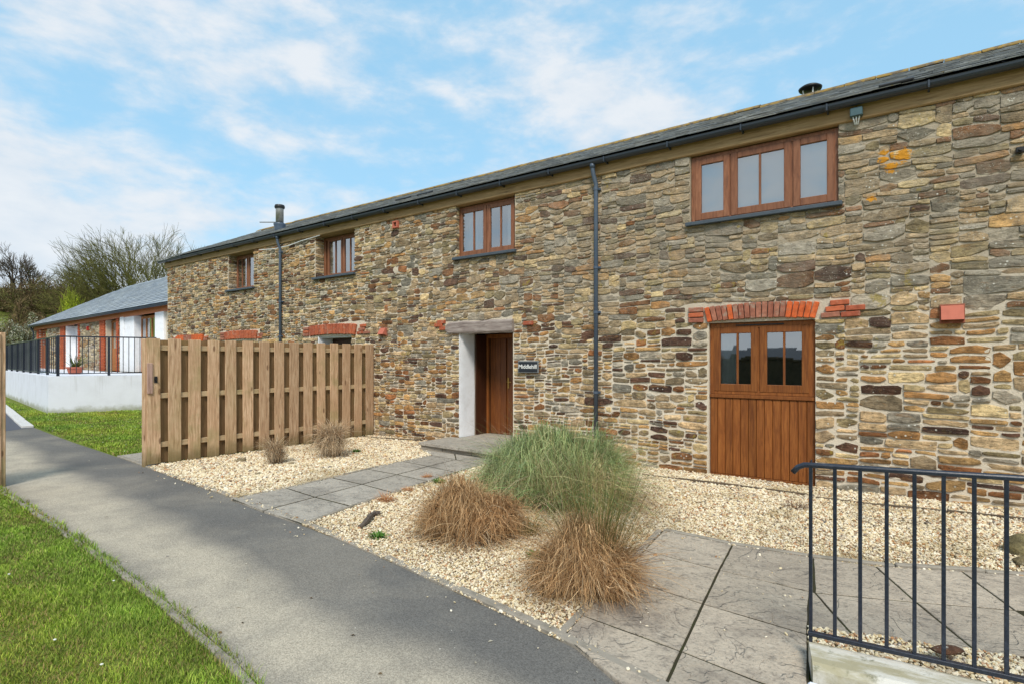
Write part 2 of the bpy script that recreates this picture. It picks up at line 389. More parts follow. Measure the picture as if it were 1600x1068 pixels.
def make_ridge():
    m = Mat('lichened_ridge_tile', .85, spec=.2); P = m.pos()
    c = m.mix(m.rng(m.noise(P, 8, 5, .7), .38, .58), srgb(92, 84, 74), srgb(150, 122, 62))
    c = m.mix(m.rng(m.noise(P, 15, 4, .7), .55, .65, 0, .8), c, srgb(120, 112, 100)); m.col(c); m.bump(m.noise(P, 40, 5), .5, .01); return m.m
RIDGE = make_ridge()
def make_flag(name, a, b, stain):
    m = Mat(name, 0.75, spec=.35); P = m.pos(); o = m.randoff(5); V = m.pos((1, 1, 1), 'pos', o)
    c = m.mix(m.noise(V, 3.5, 7, .68), a, b)
    c = m.scale(c, m.rng(m.rand(), 0, 1, .88, 1.12, False))
    c = m.mix(m.rng(m.noise(P, 1.1, 5, .65, .4), .5, .68, 0, .65), c, stain)
    c = m.mix(m.rng(m.noise(P, 55, 5, .75), .50, .68, 0, .55), c, srgb(72, 70, 68))
    c = m.mix(m.rng(m.noise(V, 13, 6, .75), .50, .66, 0, .45), c, srgb(86, 82, 80))
    c = m.mix(m.rng(m.noise(V, 17, 6, .75), .54, .70, 0, .5), c, srgb(196, 186, 170))
    c = m.mix(m.math('MULTIPLY', m.rng(m.vor(P, 22), .07, .10, 1, 0), .6), c, srgb(190, 188, 178))
    # riven terraces: stepped large noise gives curving cleft edges
    n1 = m.noise(V, 2.6, 4, .5, .9)
    st = m.math('FRACT', m.math('MULTIPLY', n1, 7.0))
    cleft = m.rng(st, 0.0, 0.12, 0, 1)
    c = m.mix(m.math('MULTIPLY', m.math('MULTIPLY', m.rng(st, 0.0, 0.16, .38, 0), m.rng(m.noise(P, 7, 4), .45, .62)), 1.0), c, srgb(84, 82, 80))
    m.col(c)
    stp = m.math('ADD', m.math('FLOOR', m.math('MULTIPLY', n1, 7.0)), cleft)
    h = m.math('ADD', m.math('MULTIPLY', stp, .5), m.math('MULTIPLY', m.noise(P, 24, 8, .7), .9))
    m.bump(h, 1.0, .016); return m.m
FLAG = make_flag('riven_flagstone', srgb(152, 140, 126), srgb(200, 186, 166), srgb(118, 108, 100))
FLAGPATH = make_flag('riven_path_flagstone', srgb(150, 142, 132), srgb(188, 180, 166), srgb(124, 118, 110))
def make_tarmac():
    m = Mat('footpath_tarmac', .9, spec=.25); P = m.pos()
    # pale silt lies along the middle and lawn side of the path
    n = m.noise(P, .62, 6, .62, .3); dusty = m.rng(n, .43, .62)
    A, Bp = G(120, 800), G(520, 1068)                                   # the worn line on the lawn side
    xyz = sep(m, P); dx, dy = Bp[0] - A[0], Bp[1] - A[1]; ln = math.hypot(dx, dy)
    nx, ny = -dy / ln, dx / ln
    dist = m.math('ADD', m.math('MULTIPLY', xyz[0], nx), m.math('MULTIPLY', xyz[1], ny))
    dist = m.math('SUBTRACT', dist, A[0] * nx + A[1] * ny)
    dist = m.math('ADD', dist, m.math('MULTIPLY', m.math('SUBTRACT', m.noise(P, .8, 4, .5), .5), .6))
    band = m.rng(m.math('ABSOLUTE', m.math('SUBTRACT', dist, 0.12)), .10, .62, 1, 0)
    f = m.math('MAXIMUM', m.math('MULTIPLY', band, m.rng(m.noise(P, 3, 4), .3, .6, .75, 1)), m.math('MULTIPLY', dusty, .22))
    dark = m.mix(m.noise(P, 1.4, 5, .6), srgb(88, 86, 84), srgb(116, 113, 108))
    c = m.mix(m.math('MULTIPLY', f, .85), dark, m.mix(m.noise(P, 5, 4), srgb(172, 162, 144), srgb(192, 180, 160)))
    ag = m.vor(P, 150, o='Color'); agv = sep(m, ag)
    c = m.scale(c, m.rng(agv[0], 0, 1, .72, 1.28, False))
    c = m.mix(m.math('MULTIPLY', m.rng(m.vor(P, 9), .035, .05, 1, 0), m.rng(m.noise(P, 3, 2), .55, .6)), c, srgb(206, 200, 190))
    m.col(c); m.bump(m.vor(P, 130), .55, .004); return m.m
TARMAC = make_tarmac()
DARKTARMAC = simple('dark_tarmac', srgb(88, 90, 98), .9, 0, .2, .3, 40, .6)
CONCRETE = simple('edging_concrete', srgb(150, 142, 130), .9, 0, .2, .6, 9, .7, dcol=srgb(92, 88, 76))
PALEKERB = simple('pale_kerb', srgb(202, 200, 198), .85, 0, .2, .4, 6, .3)
def make_whitekerb():
    m = Mat('painted_kerb', .85, spec=.25); P = m.pos()
    c = m.mix(m.rng(m.noise(m.pos((1, 3, 1)), 2.4, 6, .65), .42, .62, 0, .8), srgb(206, 202, 192), srgb(150, 140, 104))
    c = m.mix(m.rng(m.noise(P, 8, 5, .7), .55, .68, 0, .8), c, srgb(112, 110, 84)); m.col(c); m.bump(m.noise(P, 30, 7, .7), .5, .01); return m.m
WHITEKERB = make_whitekerb()
def make_grassground():
    m = Mat('lawn_soil', .95, spec=.1); P = m.pos()
    c = m.mix(m.noise(P, 2, 6, .7), srgb(84, 98, 40), srgb(122, 134, 60))
    c = m.mix(m.rng(m.noise(P, 5, 5, .6), .5, .7, 0, .5), c, srgb(120, 112, 66)); m.col(c); m.bump(m.noise(P, 30, 6), 1, .03); return m.m
GROUND = make_grassground()
def make_attr(name, rough=.7, spec=.2, transl=0.0, var=(.75, 1.25), sc=30):
    m = Mat(name, rough, spec=spec); c = m.scale(m.attr(), m.rng(m.noise(m.pos(), sc, 3), .3, .7, *var)); m.col(c)
    if transl:
        t = m.n('ShaderNodeBsdfTranslucent'); m.l(c, t.inputs[0]); mx = m.n('ShaderNodeMixShader'); mx.inputs[0].default_value = transl
        o = [n for n in m.t.nodes if n.type == 'OUTPUT_MATERIAL'][0]
        m.l(m.b.outputs[0], mx.inputs[1]); m.l(t.outputs[0], mx.inputs[2]); m.l(mx.outputs[0], o.inputs[0])
    return m.m
BLADE = make_attr('grass_blade', .6, .3, .3, (.8, 1.2), 3)
DRYBLADE = make_attr('dry_grass_blade', .7, .2, .2)
LEAF = make_attr('leaf', .6, .3, .25)
BARK = make_attr('bark', .9, .1, 0, (.7, 1.3), 12)
def make_gravelbed():
    m = Mat('gravel_ground', .95, spec=.1); P = m.pos(); m.col(m.mix(m.noise(P, 30, 4), srgb(150, 128, 92), srgb(196, 176, 138))); m.bump(m.vor(P, 60), 1, .01); return m.m
GRAVELBED = make_gravelbed()
def make_pebble():
    m = Mat('gravel_pebble', .65, spec=.35); r = m.rand()
    c = m.ramp(r, [(0, srgb(232, 222, 196)), (.22, srgb(214, 196, 156)), (.4, srgb(238, 230, 212)), (.55, srgb(200, 172, 124)), (.68, srgb(222, 208, 180)), (.8, srgb(176, 160, 138)), (.9, srgb(178, 128, 84)), (.96, srgb(120, 110, 100))])
    P = m.pos(); c = m.mix(m.rng(m.noise(P, 1.3, 5, .65), .50, .70, 0, .6), c, srgb(142, 122, 80))
    c = m.mix(m.rng(m.noise(P, .7, 3, .6), .50, .66, 0, .3), c, srgb(120, 108, 90))
    m.col(c); return m.m
PEBBLE = make_pebble()
# ------------------------------------------------------------------ ground
def hsm(x, a, b):
    t = min(1, max(0, (x - a) / (b - a))); return t * t * (3 - 2 * t)
def gh(x, y):
    z = 9.5 * hsm(-x + 0.25 * y, 46, 100) + 1.2 * hsm(-x + 0.25 * y, 40, 52)
    z += 2.0 * hsm(-y, 50, 120) + 4 * hsm(y, 40, 140) * hsm(-x, -20, 60)
    z += 3.5 * hsm(x, 30, 110)
    if z > 0: z += 0.8 * mnoise.noise(Vector((x * .05, y * .05, 0))) * min(1, z)
    return z
xs = sorted(set([-1200, -800, -500, -350, -250, -200] + list(range(-160, 61, 4)) + [80, 100, 130, 180, 250, 400, 700, 1200]))
ys = sorted(set([-1200, -700, -400, -250, -180, -140] + list(range(-120, 81, 4)) + [100, 130, 180, 260, 400, 700, 1200]))
m = MB(); idx = {}
for i, x in enumerate(xs):
    for j, y in enumerate(ys): m.v.append((x, y, gh(x, y) - 0.012)); m.c.append((1,) * 4)
nY = len(ys)
m.f = [(i * nY + j, (i + 1) * nY + j, (i + 1) * nY + j + 1, i * nY + j + 1) for i in range(len(xs) - 1) for j in range(nY - 1)]
structure(m.build('ground', GROUND, smooth=True))
def densify(px):
    out = []
    for a, b in zip(px[:-1], px[1:]):
        n = max(1, int(math.hypot(b[0] - a[0], b[1] - a[1]) / 0.5))
        out += [(a[0] + (b[0] - a[0]) * k / n, a[1] + (b[1] - a[1]) * k / n) for k in range(n)]
    return out + [px[-1]]
def smooth_line(px):                                   # Catmull-Rom through the points
    P = [px[0]] + px + [px[-1]]; out = []
    for i in range(1, len(P) - 2):
        for k in range(6):
            t = k / 6; p0, p1, p2, p3 = P[i - 1], P[i], P[i + 1], P[i + 2]
            out.append(tuple(0.5 * (2 * p1[q] + (p2[q] - p0[q]) * t + (2 * p0[q] - 5 * p1[q] + 4 * p2[q] - p3[q]) * t * t + (3 * p1[q] - p0[q] - 3 * p2[q] + p3[q]) * t ** 3) for q in (0, 1)))
    return out + [px[-1]]
EDGE_R = smooth_line([G(*p) for p in ((52, 667), (110, 689), (182, 713), (229, 730), (300, 756), (372, 781), (480, 823), (600, 873), (740, 938), (880, 1003), (1010, 1068), (1180, 1160), (1420, 1320))])
EDGE_L = smooth_line([G(*p) for p in ((-110, 690), (-60, 722), (5, 765), (62, 801), (130, 846), (200, 896), (270, 949), (340, 1006), (402, 1066), (470, 1140), (560, 1260))])
def sheet(name, poly, z, mat):
    b = MB(); b.add([(x, y, z) for x, y in poly], [tuple(range(len(poly)))])
    me = b.mesh(name)
    o = link(name, me, mat)
    if me.polygons[0].normal.z < 0: me.flip_normals()
    return structure(o)
path_poly = EDGE_R + EDGE_L[::-1]
sheet('footpath', path_poly, 0.0, TARMAC)
far_r = [G(*p) for p in ((52, 667), (8, 632), (-60, 600))]; far_l = [G(*p) for p in ((-110, 690), (-190, 640), (-210, 608))]
sheet('far_footpath', [far_r[0], far_r[1], far_r[2], far_l[2], far_l[1], far_l[0]], 0.002, DARKTARMAC)
# edgings: real short lengths of concrete
def offset_line(L_, d):
    out = []
    for i, p in enumerate(L_):
        a = L_[max(0, i - 1)]; b = L_[min(len(L_) - 1, i + 1)]
        t = Vector((b[0] - a[0], b[1] - a[1])).normalized(); out.append((p[0] - t.y * d, p[1] + t.x * d))
    return out
def along(L_, step):
    out = [L_[0]]; acc = 0
    for a, b in zip(L_[:-1], L_[1:]):
        d = math.hypot(b[0] - a[0], b[1] - a[1]); t = 0
        while acc + (d - t) >= step:
            t += step - acc; acc = 0; out.append((a[0] + (b[0] - a[0]) * t / d, a[1] + (b[1] - a[1]) * t / d))
        acc += d - t
    return out + [L_[-1]]
def edging(label, L_, wid, z1, mat, step, parent, jit=.006, name='edging_stone'):
    P = along(L_, step)
    for a, b in zip(P[:-1], P[1:]):
        v = Vector((b[0] - a[0], b[1] - a[1])); ln = v.length
        if ln < .06: continue
        b_ = MB(); b_.box(0, ln - .006, -wid / 2, wid / 2, -.06, z1 + random.uniform(-jit, jit), .008)
        b_.build(name, mat, parent, loc=(a[0], a[1], 0), rot=(0, random.uniform(-.004, .004), math.atan2(v.y, v.x) + random.uniform(-.006, .006)))
pe = structure(bpy.data.objects.new('path_edging', None)); COL.objects.link(pe); ROOT[pe.name] = Vector((0, 0, 0))
edging('', offset_line(EDGE_R[12:], .035), .065, .024, CONCRETE, .915, pe)
edging('', offset_line(EDGE_L[6:], -.03), .05, .014, CONCRETE, .915, pe)
edging('', offset_line(far_r[:2] + [far_r[2]], .10), .22, .05, PALEKERB, 2.2, pe, name='kerb_stone')

# gravel beds -------------------------------------------------------
FX = -9.44
WALLY = 7.96
pL = [G(372, 781), G(447, 764), G(519, 748), G(585, 731), G(628, 720), G(668, 709)]            # left edge of the door path
pathL = [(520, 518), (790, 462), (1020, 410), (1200, 366), (1370, 327), (1520, 296)]
pathC = [(672, 579), (935, 508), (1170, 443), (1345, 394), (1500, 352), (1640, 318)]
pathR = [(868, 642), (1110, 552), (1320, 484), (1500, 427), (1640, 382), (1760, 345)]
Z8 = lambda p: G(200 + p[0] / 3.2, 620 + p[1] / 3.2)
pathL, pathC, pathR = [[Z8(p) for p in q] for q in (pathL, pathC, pathR)]
right_edge_from = lambda a: min(range(len(EDGE_R)), key=lambda i: math.hypot(EDGE_R[i][0] - a[0], EDGE_R[i][1] - a[1]))
iA, iB, iC, iD = (right_edge_from(p) for p in (G(229, 730), pathL[0], pathR[0], G(880, 1003)))
bedL = [(FX + .02, 3.66)] + EDGE_R[iA + 1:iB + 1] + pathL + [(-7.1, 7.2), (-7.1, WALLY), (FX + .02, WALLY)]
Z7 = lambda p: G(1000 + p[0] / 2.6667, 680 + p[1] / 2.6667)
nearTL = Z7((95, 405)); nearL = Z7((-320, 850))
topedge = [Z7(p) for p in ((95, 405), (385, 465), (720, 520), (980, 555), (1340, 578), (1750, 604))]
xend = (3.4, topedge[-1][1])
bedR = EDGE_R[iC:iD + 1] + [nearL, nearTL] + topedge[1:] + [(7, topedge[-1][1]), (7, WALLY), (-5.3, WALLY), (-5.3, 7.0)] + pathR[::-1]
KY = 3.3
bedK = [G(1262, 985), Z7((720, 820)), Z7((1600, 950)), (7, Z7((1600, 950))[1] + .25), (7, KY - .05), (-.44, KY - .05)]
sheet('gravel_bed', bedL, 0.003, GRAVELBED); sheet('gravel_bed', bedR, 0.003, GRAVELBED)
sheet('gravel_bed', [(-.44, KY - .05), (7, KY - .05), (7, KY + 1.8), (-.44, KY + 1.8)], -0.004, GRAVELBED)
# short piece of paving behind the gate post
pv = thing('side_paving', 'pale flagstone strip between the lawn and the near end of the tall fence', 'paving', (*G(190, 722), 0))
g = [G(182, 713), G(229, 729.5), G(262, 722), G(228, 706.5)]
def lerp2(a, b, t): return (a[0] + (b[0] - a[0]) * t, a[1] + (b[1] - a[1]) * t)
def flagstone(poly, z0, z1, mat, parent, gap=.008, name='flagstone', sub=True, local=False):
    cx = sum(p[0] for p in poly) / len(poly); cy = sum(p[1] for p in poly) / len(poly)
    ar = sum(poly[i][0] * poly[(i + 1) % len(poly)][1] - poly[(i + 1) % len(poly)][0] * poly[i][1] for i in range(len(poly)))
    if ar < 0: poly = poly[::-1]
    n = len(poly); inn = []
    def inset(P, d):
        out = []
        for i in range(n):
            p0, p1, p2 = Vector(P[i - 1]), Vector(P[i]), Vector(P[(i + 1) % n])
            e1 = (p1 - p0).normalized(); e2 = (p2 - p1).normalized(); n1 = Vector((-e1.y, e1.x)); n2 = Vector((-e2.y, e2.x))
            k = (n1 + n2); k /= max(.3, k.dot(n1)); out.append(p1 + k * d)
        return out
    # dense outline with small chips
    base = inset(poly, gap); pts = []
    for i in range(n):
        a, b = base[i], base[(i + 1) % n]; m_ = max(2, int((b - a).length / .09))
        for k in range(m_):
            p = a.lerp(b, k / m_); nr = Vector((-(b - a).y, (b - a).x)).normalized()
            pts.append(p + nr * (abs(random.gauss(0, .0018)) if k else .002))
    N = len(pts); c0 = Vector((cx, cy)); dz = random.uniform(-.0008, .002); tx, ty = random.uniform(-.0012, .0012), random.uniform(-.0012, .0012)
    rings = [(0, z0), (0, z1 - .006), (.003, z1)]
    vs = []
    for d, z in rings:
        for p in pts:
            q = p + (c0 - p).normalized() * d; vs.append((q.x, q.y, z + dz + (q.x - cx) * tx + (q.y - cy) * ty if z > z0 else z))
    fs = [(r * N + i, r * N + (i + 1) % N, (r + 1) * N + (i + 1) % N, (r + 1) * N + i) for r in (0, 1) for i in range(N)]
    fs.append(tuple(2 * N + i for i in range(N)))
    b = MB(); b.add(vs, fs); return b.build(name, mat, parent, local=local)
flagstone([g[0], lerp2(g[0], g[1], .5), lerp2(g[3], g[2], .5), g[3]], -.04, .018, FLAGPATH, pv)
flagstone([lerp2(g[0], g[1], .5), g[1], g[2], lerp2(g[3], g[2], .5)], -.04, .018, FLAGPATH, pv)

def flatten(L_, a, b): return L_
dp = structure(bpy.data.objects.new('door_path', None)); COL.objects.link(dp); ROOT[dp.name] = Vector((0, 0, 0))
MOSSY = simple('mossy_bedding', srgb(58, 54, 42), .95, 0, .1, .5, 7, .6, dcol=srgb(62, 74, 30))
sheet('paving_bedding', [pathL[0], pathR[0]] + pathR[1:] + pathL[::-1][:-1], 0.020, MOSSY)
for i in range(5):
    flagstone([pathL[i], pathL[i + 1], pathC[i + 1], pathC[i]], -.04, .024, FLAGPATH, dp, .013)
    flagstone([pathC[i], pathC[i + 1], pathR[i + 1], pathR[i]], -.04, .024, FLAGPATH, dp, .013)
flagstone([pathL[5], pathC[5], (-6.35, 7.12), (-7.14, 7.12)], -.04, .024, FLAGPATH, dp)
flagstone([pathC[5], pathR[5], (-5.2, 7.06), (-6.35, 7.12)], -.04, .024, FLAGPATH, dp)
sheet('paving_bedding', [pathL[5], pathR[5], (-5.1, 7.2), (-7.16, 7.2)], 0.0208, MOSSY)
# near terrace of flagstones
np_ = structure(bpy.data.objects.new('near_paving', None)); COL.objects.link(np_); ROOT[np_.name] = Vector((0, 0, 0))
NS = [[(95, 405), (385, 465), (330, 572), (18, 488)],
      [(385, 465), (720, 520), (708, 664), (330, 572)],
      [(18, 488), (330, 572), (262, 715), (-85, 598)],
      [(330, 572), (708, 664), (700, 845), (262, 715)],
      [(-85, 598), (262, 715), (170, 915), (-243, 762)],
      [(262, 715), (700, 845), (704, 1118), (470, 1035), (170, 915)],
      [(-243, 762), (170, 915), (60, 1160), (-5, 1120), (-318, 848)],
      [(170, 915), (470, 1035), (704, 1118), (730, 1500), (250, 1500), (60, 1160)],
      [(720, 520), (980, 555), (1150, 708), (728, 668)],
      [(980, 555), (1340, 578), (1562, 742), (1150, 708)],
      [(1340, 578), (1750, 604), (2050, 775), (1562, 742)],
      [(708, 664), (728, 668), (890, 850), (702, 822)],
      [(728, 668), (1150, 708), (1405, 918), (890, 850)],
      [(1150, 708), (1562, 742), (1960, 975), (1405, 918)]]
for q in NS: flagstone([Z7(p) for p in q], -.04, .024, FLAG, np_, gap=.006)
sheet('paving_bedding', [Z7(p) for p in ((95, 405), (385, 465), (720, 520), (980, 555), (1340, 578), (1750, 604), (2050, 775), (1960, 975), (1405, 918), (890, 850), (704, 830), (704, 1118), (730, 1500), (250, 1500), (60, 1160), (-318, 848))], 0.020, MOSSY)
# edging along the gravel side of the near paving and of the door path
edging('', offset_line(topedge, .035), .05, .038, CONCRETE, .6, pe)
edging('', offset_line([nearL, nearTL], .03), .05, .03, CONCRETE, .6, pe)
edging('', offset_line(pathL, .022), .03, .03, CONCRETE, .8, pe)
edging('', offset_line(pathR, -.022), .03, .028, CONCRETE, .8, pe)

# ------------------------------------------------------------------ the barn
barn = thing('stone_barn', 'long two-storey rubble stone barn with slate roof and hardwood windows', 'barn', (-8, WALLY, 0))
BX0, BX1, BTOP = -19.2, 5.0, 4.50
hol = {}
hol['w4'] = (XW(1078), XW(1310), 3.54, 4.60); hol['w3'] = (XW(712), XW(804), 3.52, 4.60)
hol['w2'] = (XW(492), XW(554), 3.52, 4.60); hol['w1'] = (XW(356), XW(396), 3.52, 4.60)
hol['door'] = (XW(718), XW(801), 0.0, 2.11); hol['barn'] = (XW(1107), XW(1274), -.1, 2.115)
hol['a5'] = (XW(497), XW(549), 0.0, 2.15); hol['a2'] = (XW(356), XW(396), 0.0, 2.13); hol['a1'] = (XW(282), XW(315), 0, 2.13)
def grid_lines(a, b, step, extra):
    L_ = list(np.arange(a, b, step)) + [b]
    L_ = [x for x in L_ if all(abs(x - e) > step * .4 for e in extra)] + [e for e in extra if a <= e <= b]
    return sorted(set(L_))
def inhole(x, z, hs, pad=0):
    return any(h[0] + pad < x < h[1] - pad and h[2] + pad < z < h[3] - pad for h in hs)
hs = list(hol.values())
gx = grid_lines(BX0, BX1, .045, [v for h in hs for v in h[:2]]); gz = grid_lines(-.1, BTOP, .04, [v for h in hs for v in h[2:]])
m = MB(); nz = len(gz)
for x in gx:
    for z in gz:
        edge = x in (BX0, BX1) or inhole(x, z, hs, -.02)
        m.v.append((x, WALLY + .0125 + (0 if edge else .005 * mnoise.noise(Vector((x * 5, z * 7, 0))) + .007 * mnoise.noise(Vector((x * 17, z * 19, 3)))), z)); m.c.append((1,) * 4)
for i in range(len(gx) - 1):
    for j in range(nz - 1):
        if not inhole((gx[i] + gx[i + 1]) / 2, (gz[j] + gz[j + 1]) / 2, hs): m.f.append((i * nz + j, (i + 1) * nz + j, (i + 1) * nz + j + 1, i * nz + j + 1))
m.build('wall', MORTAR, barn, smooth=True)
T = .5
for h in hs:                                            # reveals of the openings
    m = MB()
    x0, x1, z0, z1 = h; y0, y1 = WALLY + .012, WALLY + T
    z1 = min(z1, BTOP)
    m.add([(x0, y0, z0), (x0, y1, z0), (x0, y1, z1), (x0, y0, z1)], [(0, 1, 2, 3)]); m.add([(x1, y0, z0), (x1, y1, z0), (x1, y1, z1), (x1, y0, z1)], [(3, 2, 1, 0)])
    m.add([(x0, y0, z0), (x1, y0, z0), (x1, y1, z0), (x0, y1, z0)], [(0, 1, 2, 3)])
    if h[3] < 4.4: m.add([(x0, y0, z1), (x1, y0, z1), (x1, y1, z1), (x0, y1, z1)], [(3, 2, 1, 0)])
    m.build('reveal', MORTAR, barn)
m = MB(); DY = 7.0                                      # gables and rear wall
RY, RZ = 11.2, 6.29
for x, s_ in ((BX0, 1), (BX1, -1)):
    f = [(x, WALLY + .012, -.1), (x, WALLY + DY, -.1), (x, WALLY + DY, 4.5), (x, RY, RZ - .12), (x, WALLY + .012, 4.6)]
    m.add(f, [(0, 1, 2, 3, 4)[::-s_]])
m.add([(BX0, WALLY + DY, -.1), (BX1, WALLY + DY, -.1), (BX1, WALLY + DY, 4.5), (BX0, WALLY + DY, 4.5)], [(0, 1, 2, 3)[::-1]])
m.build('gable_wall', MORTAR, barn)
# dark rooms behind every opening, each an open box facing the glass
for k, h in hol.items():
    m = MB()
    x0, x1, z0, z1 = h; y0, y1 = WALLY + T, WALLY + 2.6
    a, b, c, d = x0 - .3, x1 + .3, max(0.0, z0 - .4), z1 + .1
    if z0 > 3: c = z0 - .3
    m.add([(a, y1, c), (b, y1, c), (b, y1, d), (a, y1, d)], [(0, 1, 2, 3)]); m.add([(a, y0, c), (a, y1, c), (a, y1, d), (a, y0, d)], [(0, 1, 2, 3)])
    m.add([(b, y0, c), (b, y1, c), (b, y1, d), (b, y0, d)], [(0, 1, 2, 3)]); m.add([(a, y0, c), (b, y0, c), (b, y1, c), (a, y1, c)], [(0, 1, 2, 3)]); m.add([(a, y0, d), (b, y0, d), (b, y1, d), (a, y1, d)], [(0, 1, 2, 3)])
    m.build('interior', DARKROOM, barn)

PAL = [srgb(152, 136, 110), srgb(130, 118, 96), srgb(170, 150, 118), srgb(164, 134, 90), srgb(146, 112, 72), srgb(112, 78, 50), srgb(84, 62, 50),
       srgb(146, 142, 130), srgb(118, 116, 106), srgb(142, 98, 64), srgb(134, 124, 94), srgb(76, 58, 50), srgb(180, 164, 126)]
WT = {'low': [15, 9, 14, 12, 11, 10, 6, 7, 4, 3, 6, 5, 12], 'high': [17, 13, 13, 5, 5, 8, 4, 14, 9, 1, 9, 4, 9], 'left': [15, 10, 14, 11, 9, 8, 5, 9, 5, 3, 8, 4, 12]}
RS = random.Random(11)
def stone_shape(w_, h_, gap, prot):
    """rounded irregular block centred on 0,0: rings of (u, v, depth)"""
    hw, hh = max(.008, w_ / 2 - gap), max(.006, h_ / 2 - gap)
    c = [min(hw, hh) * RS.choice((.15, .3, .5, .8, 1.1)) * RS.uniform(.7, 1.2) for _ in range(4)]; P = []
    sk = [RS.uniform(-.30, .16) * hh * (1 if q < 2 else -1) for q in range(4)]; sx = [RS.uniform(-.14, .14) * min(hw, .05) for _ in range(4)]
    sg = ((1, 1), (-1, 1), (-1, -1), (1, -1))
    for q, (a, b) in enumerate(sg):
        X_, Y_ = a * hw + sx[q], b * hh + sk[q]; r = c[q]
        pa = (X_ - a * min(r * RS.uniform(.8, 2.4), hw * .8), Y_); pb = (X_, Y_ - b * r * .6)
        P += [pb, pa] if a * b > 0 else [pa, pb]
        nxt = sg[(q + 1) % 4]
        if b == nxt[1] and hw > hh * 1.5: P.append((RS.uniform(-.35, .35) * hw, b * hh + RS.uniform(-.2, .16) * hh * b))
        elif a == nxt[0] and hh > .03: P.append((a * hw + RS.uniform(-.06, .06) * hh, RS.uniform(-.3, .3) * hh))
    tx, ty = RS.gauss(0, .035), RS.gauss(0, .07)
    rings = []
    for k, (ins, d) in enumerate(((0, -.03), (.0, prot - .006), (min(.006, hh * .22), prot))):
        ring = []
        for (x, y) in P:
            l = math.hypot(x, y) + 1e-6; xx, yy = x - x / l * ins * 1.0, y - math.copysign(min(abs(y), ins), y)
            dd = d + (tx * xx + ty * yy + RS.uniform(-.003, .003) if k == 2 else 0); ring.append((xx, yy, dd))
        rings.append(ring)
    n = len(P); verts = [p for r in rings for p in r]
    mid = [(x * .5, y * .45, prot + tx * x * .5 + ty * y * .45 + RS.uniform(-.002, .005)) for (x, y) in P[::2]]
    cx_ = (RS.uniform(-.3, .3) * hw, 0, prot + RS.uniform(0, .005)); verts.append(cx_)
    fs = [(r * n + i, r * n + (i + 1) % n, (r + 1) * n + (i + 1) % n, (r + 1) * n + i) for r in (0, 1) for i in range(n)]
    fs += [(2 * n + i, 2 * n + (i + 1) % n, 3 * n) for i in range(n)]
    return verts, fs
def pack(u0, u1, v0, v1, blocked, scale, place, style, cu=.036, cv=.0215):
    nu, nv = int(round((u1 - u0) / cu)), int(round((v1 - v0) / cv)); cu, cv = (u1 - u0) / nu, (v1 - v0) / nv
    occ = np.zeros((nu, nv), bool)
    for i in range(nu):
        for j in range(nv):
            if blocked(u0 + (i + .5) * cu, v0 + (j + .5) * cv): occ[i, j] = True
    out = []; ltop = {}
    for j in range(nv):
        i = 0
        while i < nu:
            if occ[i, j]: i += 1; continue
            run = 1
            while i + run < nu and not occ[i + run, j] and run < 22: run += 1
            u, v = u0 + i * cu, v0 + j * cv; s_ = scale(u, v); big = RS.random()
            hgt = RS.choice((2, 2, 2, 3, 3, 3, 4, 4, 5)) if big > .09 else RS.choice((5, 6, 6))
            asp = RS.uniform(1.6, 5.0) if hgt < 4 else RS.uniform(1.4, 3.4) if hgt < 5 else RS.uniform(1.3, 2.8)
            if i and occ[i - 1, j] and ltop.get(i - 1) and RS.random() < .45 and 2 <= ltop[i - 1] - j <= 6: hgt = max(2, (ltop[i - 1] - j) / s_)
            hgt = max(2, int(round(hgt * s_))); wd = max(2, int(round(max(3.2, hgt * asp * .62) * (s_ ** .3))))
            if run - wd < 3: wd = run if run <= wd + 3 else run - 3
            wd = min(wd, run); hgt = min(hgt, nv - j)
            k = 1
            while k < hgt and not occ[i:i + wd, j + k].any(): k += 1
            # avoid leaving a one-cell sliver under something solid
            if j + k < nv and occ[i:i + wd, min(nv - 1, j + k)].all() is False and nv - (j + k) == 1: k += 1
            hgt = k; occ[i:i + wd, j:j + hgt] = True
            for q in range(i, i + wd): ltop[q] = j + hgt
            out.append((u, v, wd * cu, hgt * cv)); i += wd
    return out
def warp(u, v):
    return (.030 * mnoise.noise(Vector((u * .9, v * 1.1, 5))) + .012 * mnoise.noise(Vector((u * 4, v * 4, 9))),
            .050 * mnoise.noise(Vector((u * .55, v * .9, 1))) + .016 * mnoise.noise(Vector((u * 3.2, v * 3, 2))))
def arch_zone(x, z):
    A = ((XW(1068), XW(1330), 2.115, 2.37), (XW(474), XW(568), 2.15, 2.43), (XW(345), XW(407), 2.13, 2.42), (XW(270), XW(322), 2.13, 2.36), (XW(698), XW(803), 2.11, 2.35))
    return any(a[0] < x < a[1] and a[2] < z < a[3] for a in A)
def style(x, z):
    if z > 2.0 + .5 * mnoise.noise(Vector((x * .6, 0, 0))) and x > -9.5: return 'high'
    return 'left' if x < -7.2 else 'low'
def stonecol(st):
    c = RS.choices(PAL, WT[st])[0]; k = RS.uniform(.80, 1.5); t = RS.uniform(-.01, .05)
    return (min(1, c[0] * k * (1 + t)), min(1, c[1] * k), min(1, c[2] * k * (1 - t)), 1)
blk = lambda x, z: inhole(x, z, hs) or arch_zone(x, z)
scale_f = lambda x, z: (1.0 if x < -5 else 1.0 + .32 * min(1, (x + 5) / 4)) * (1.12 if style(x, z) == 'high' else 1.0)
ST = []
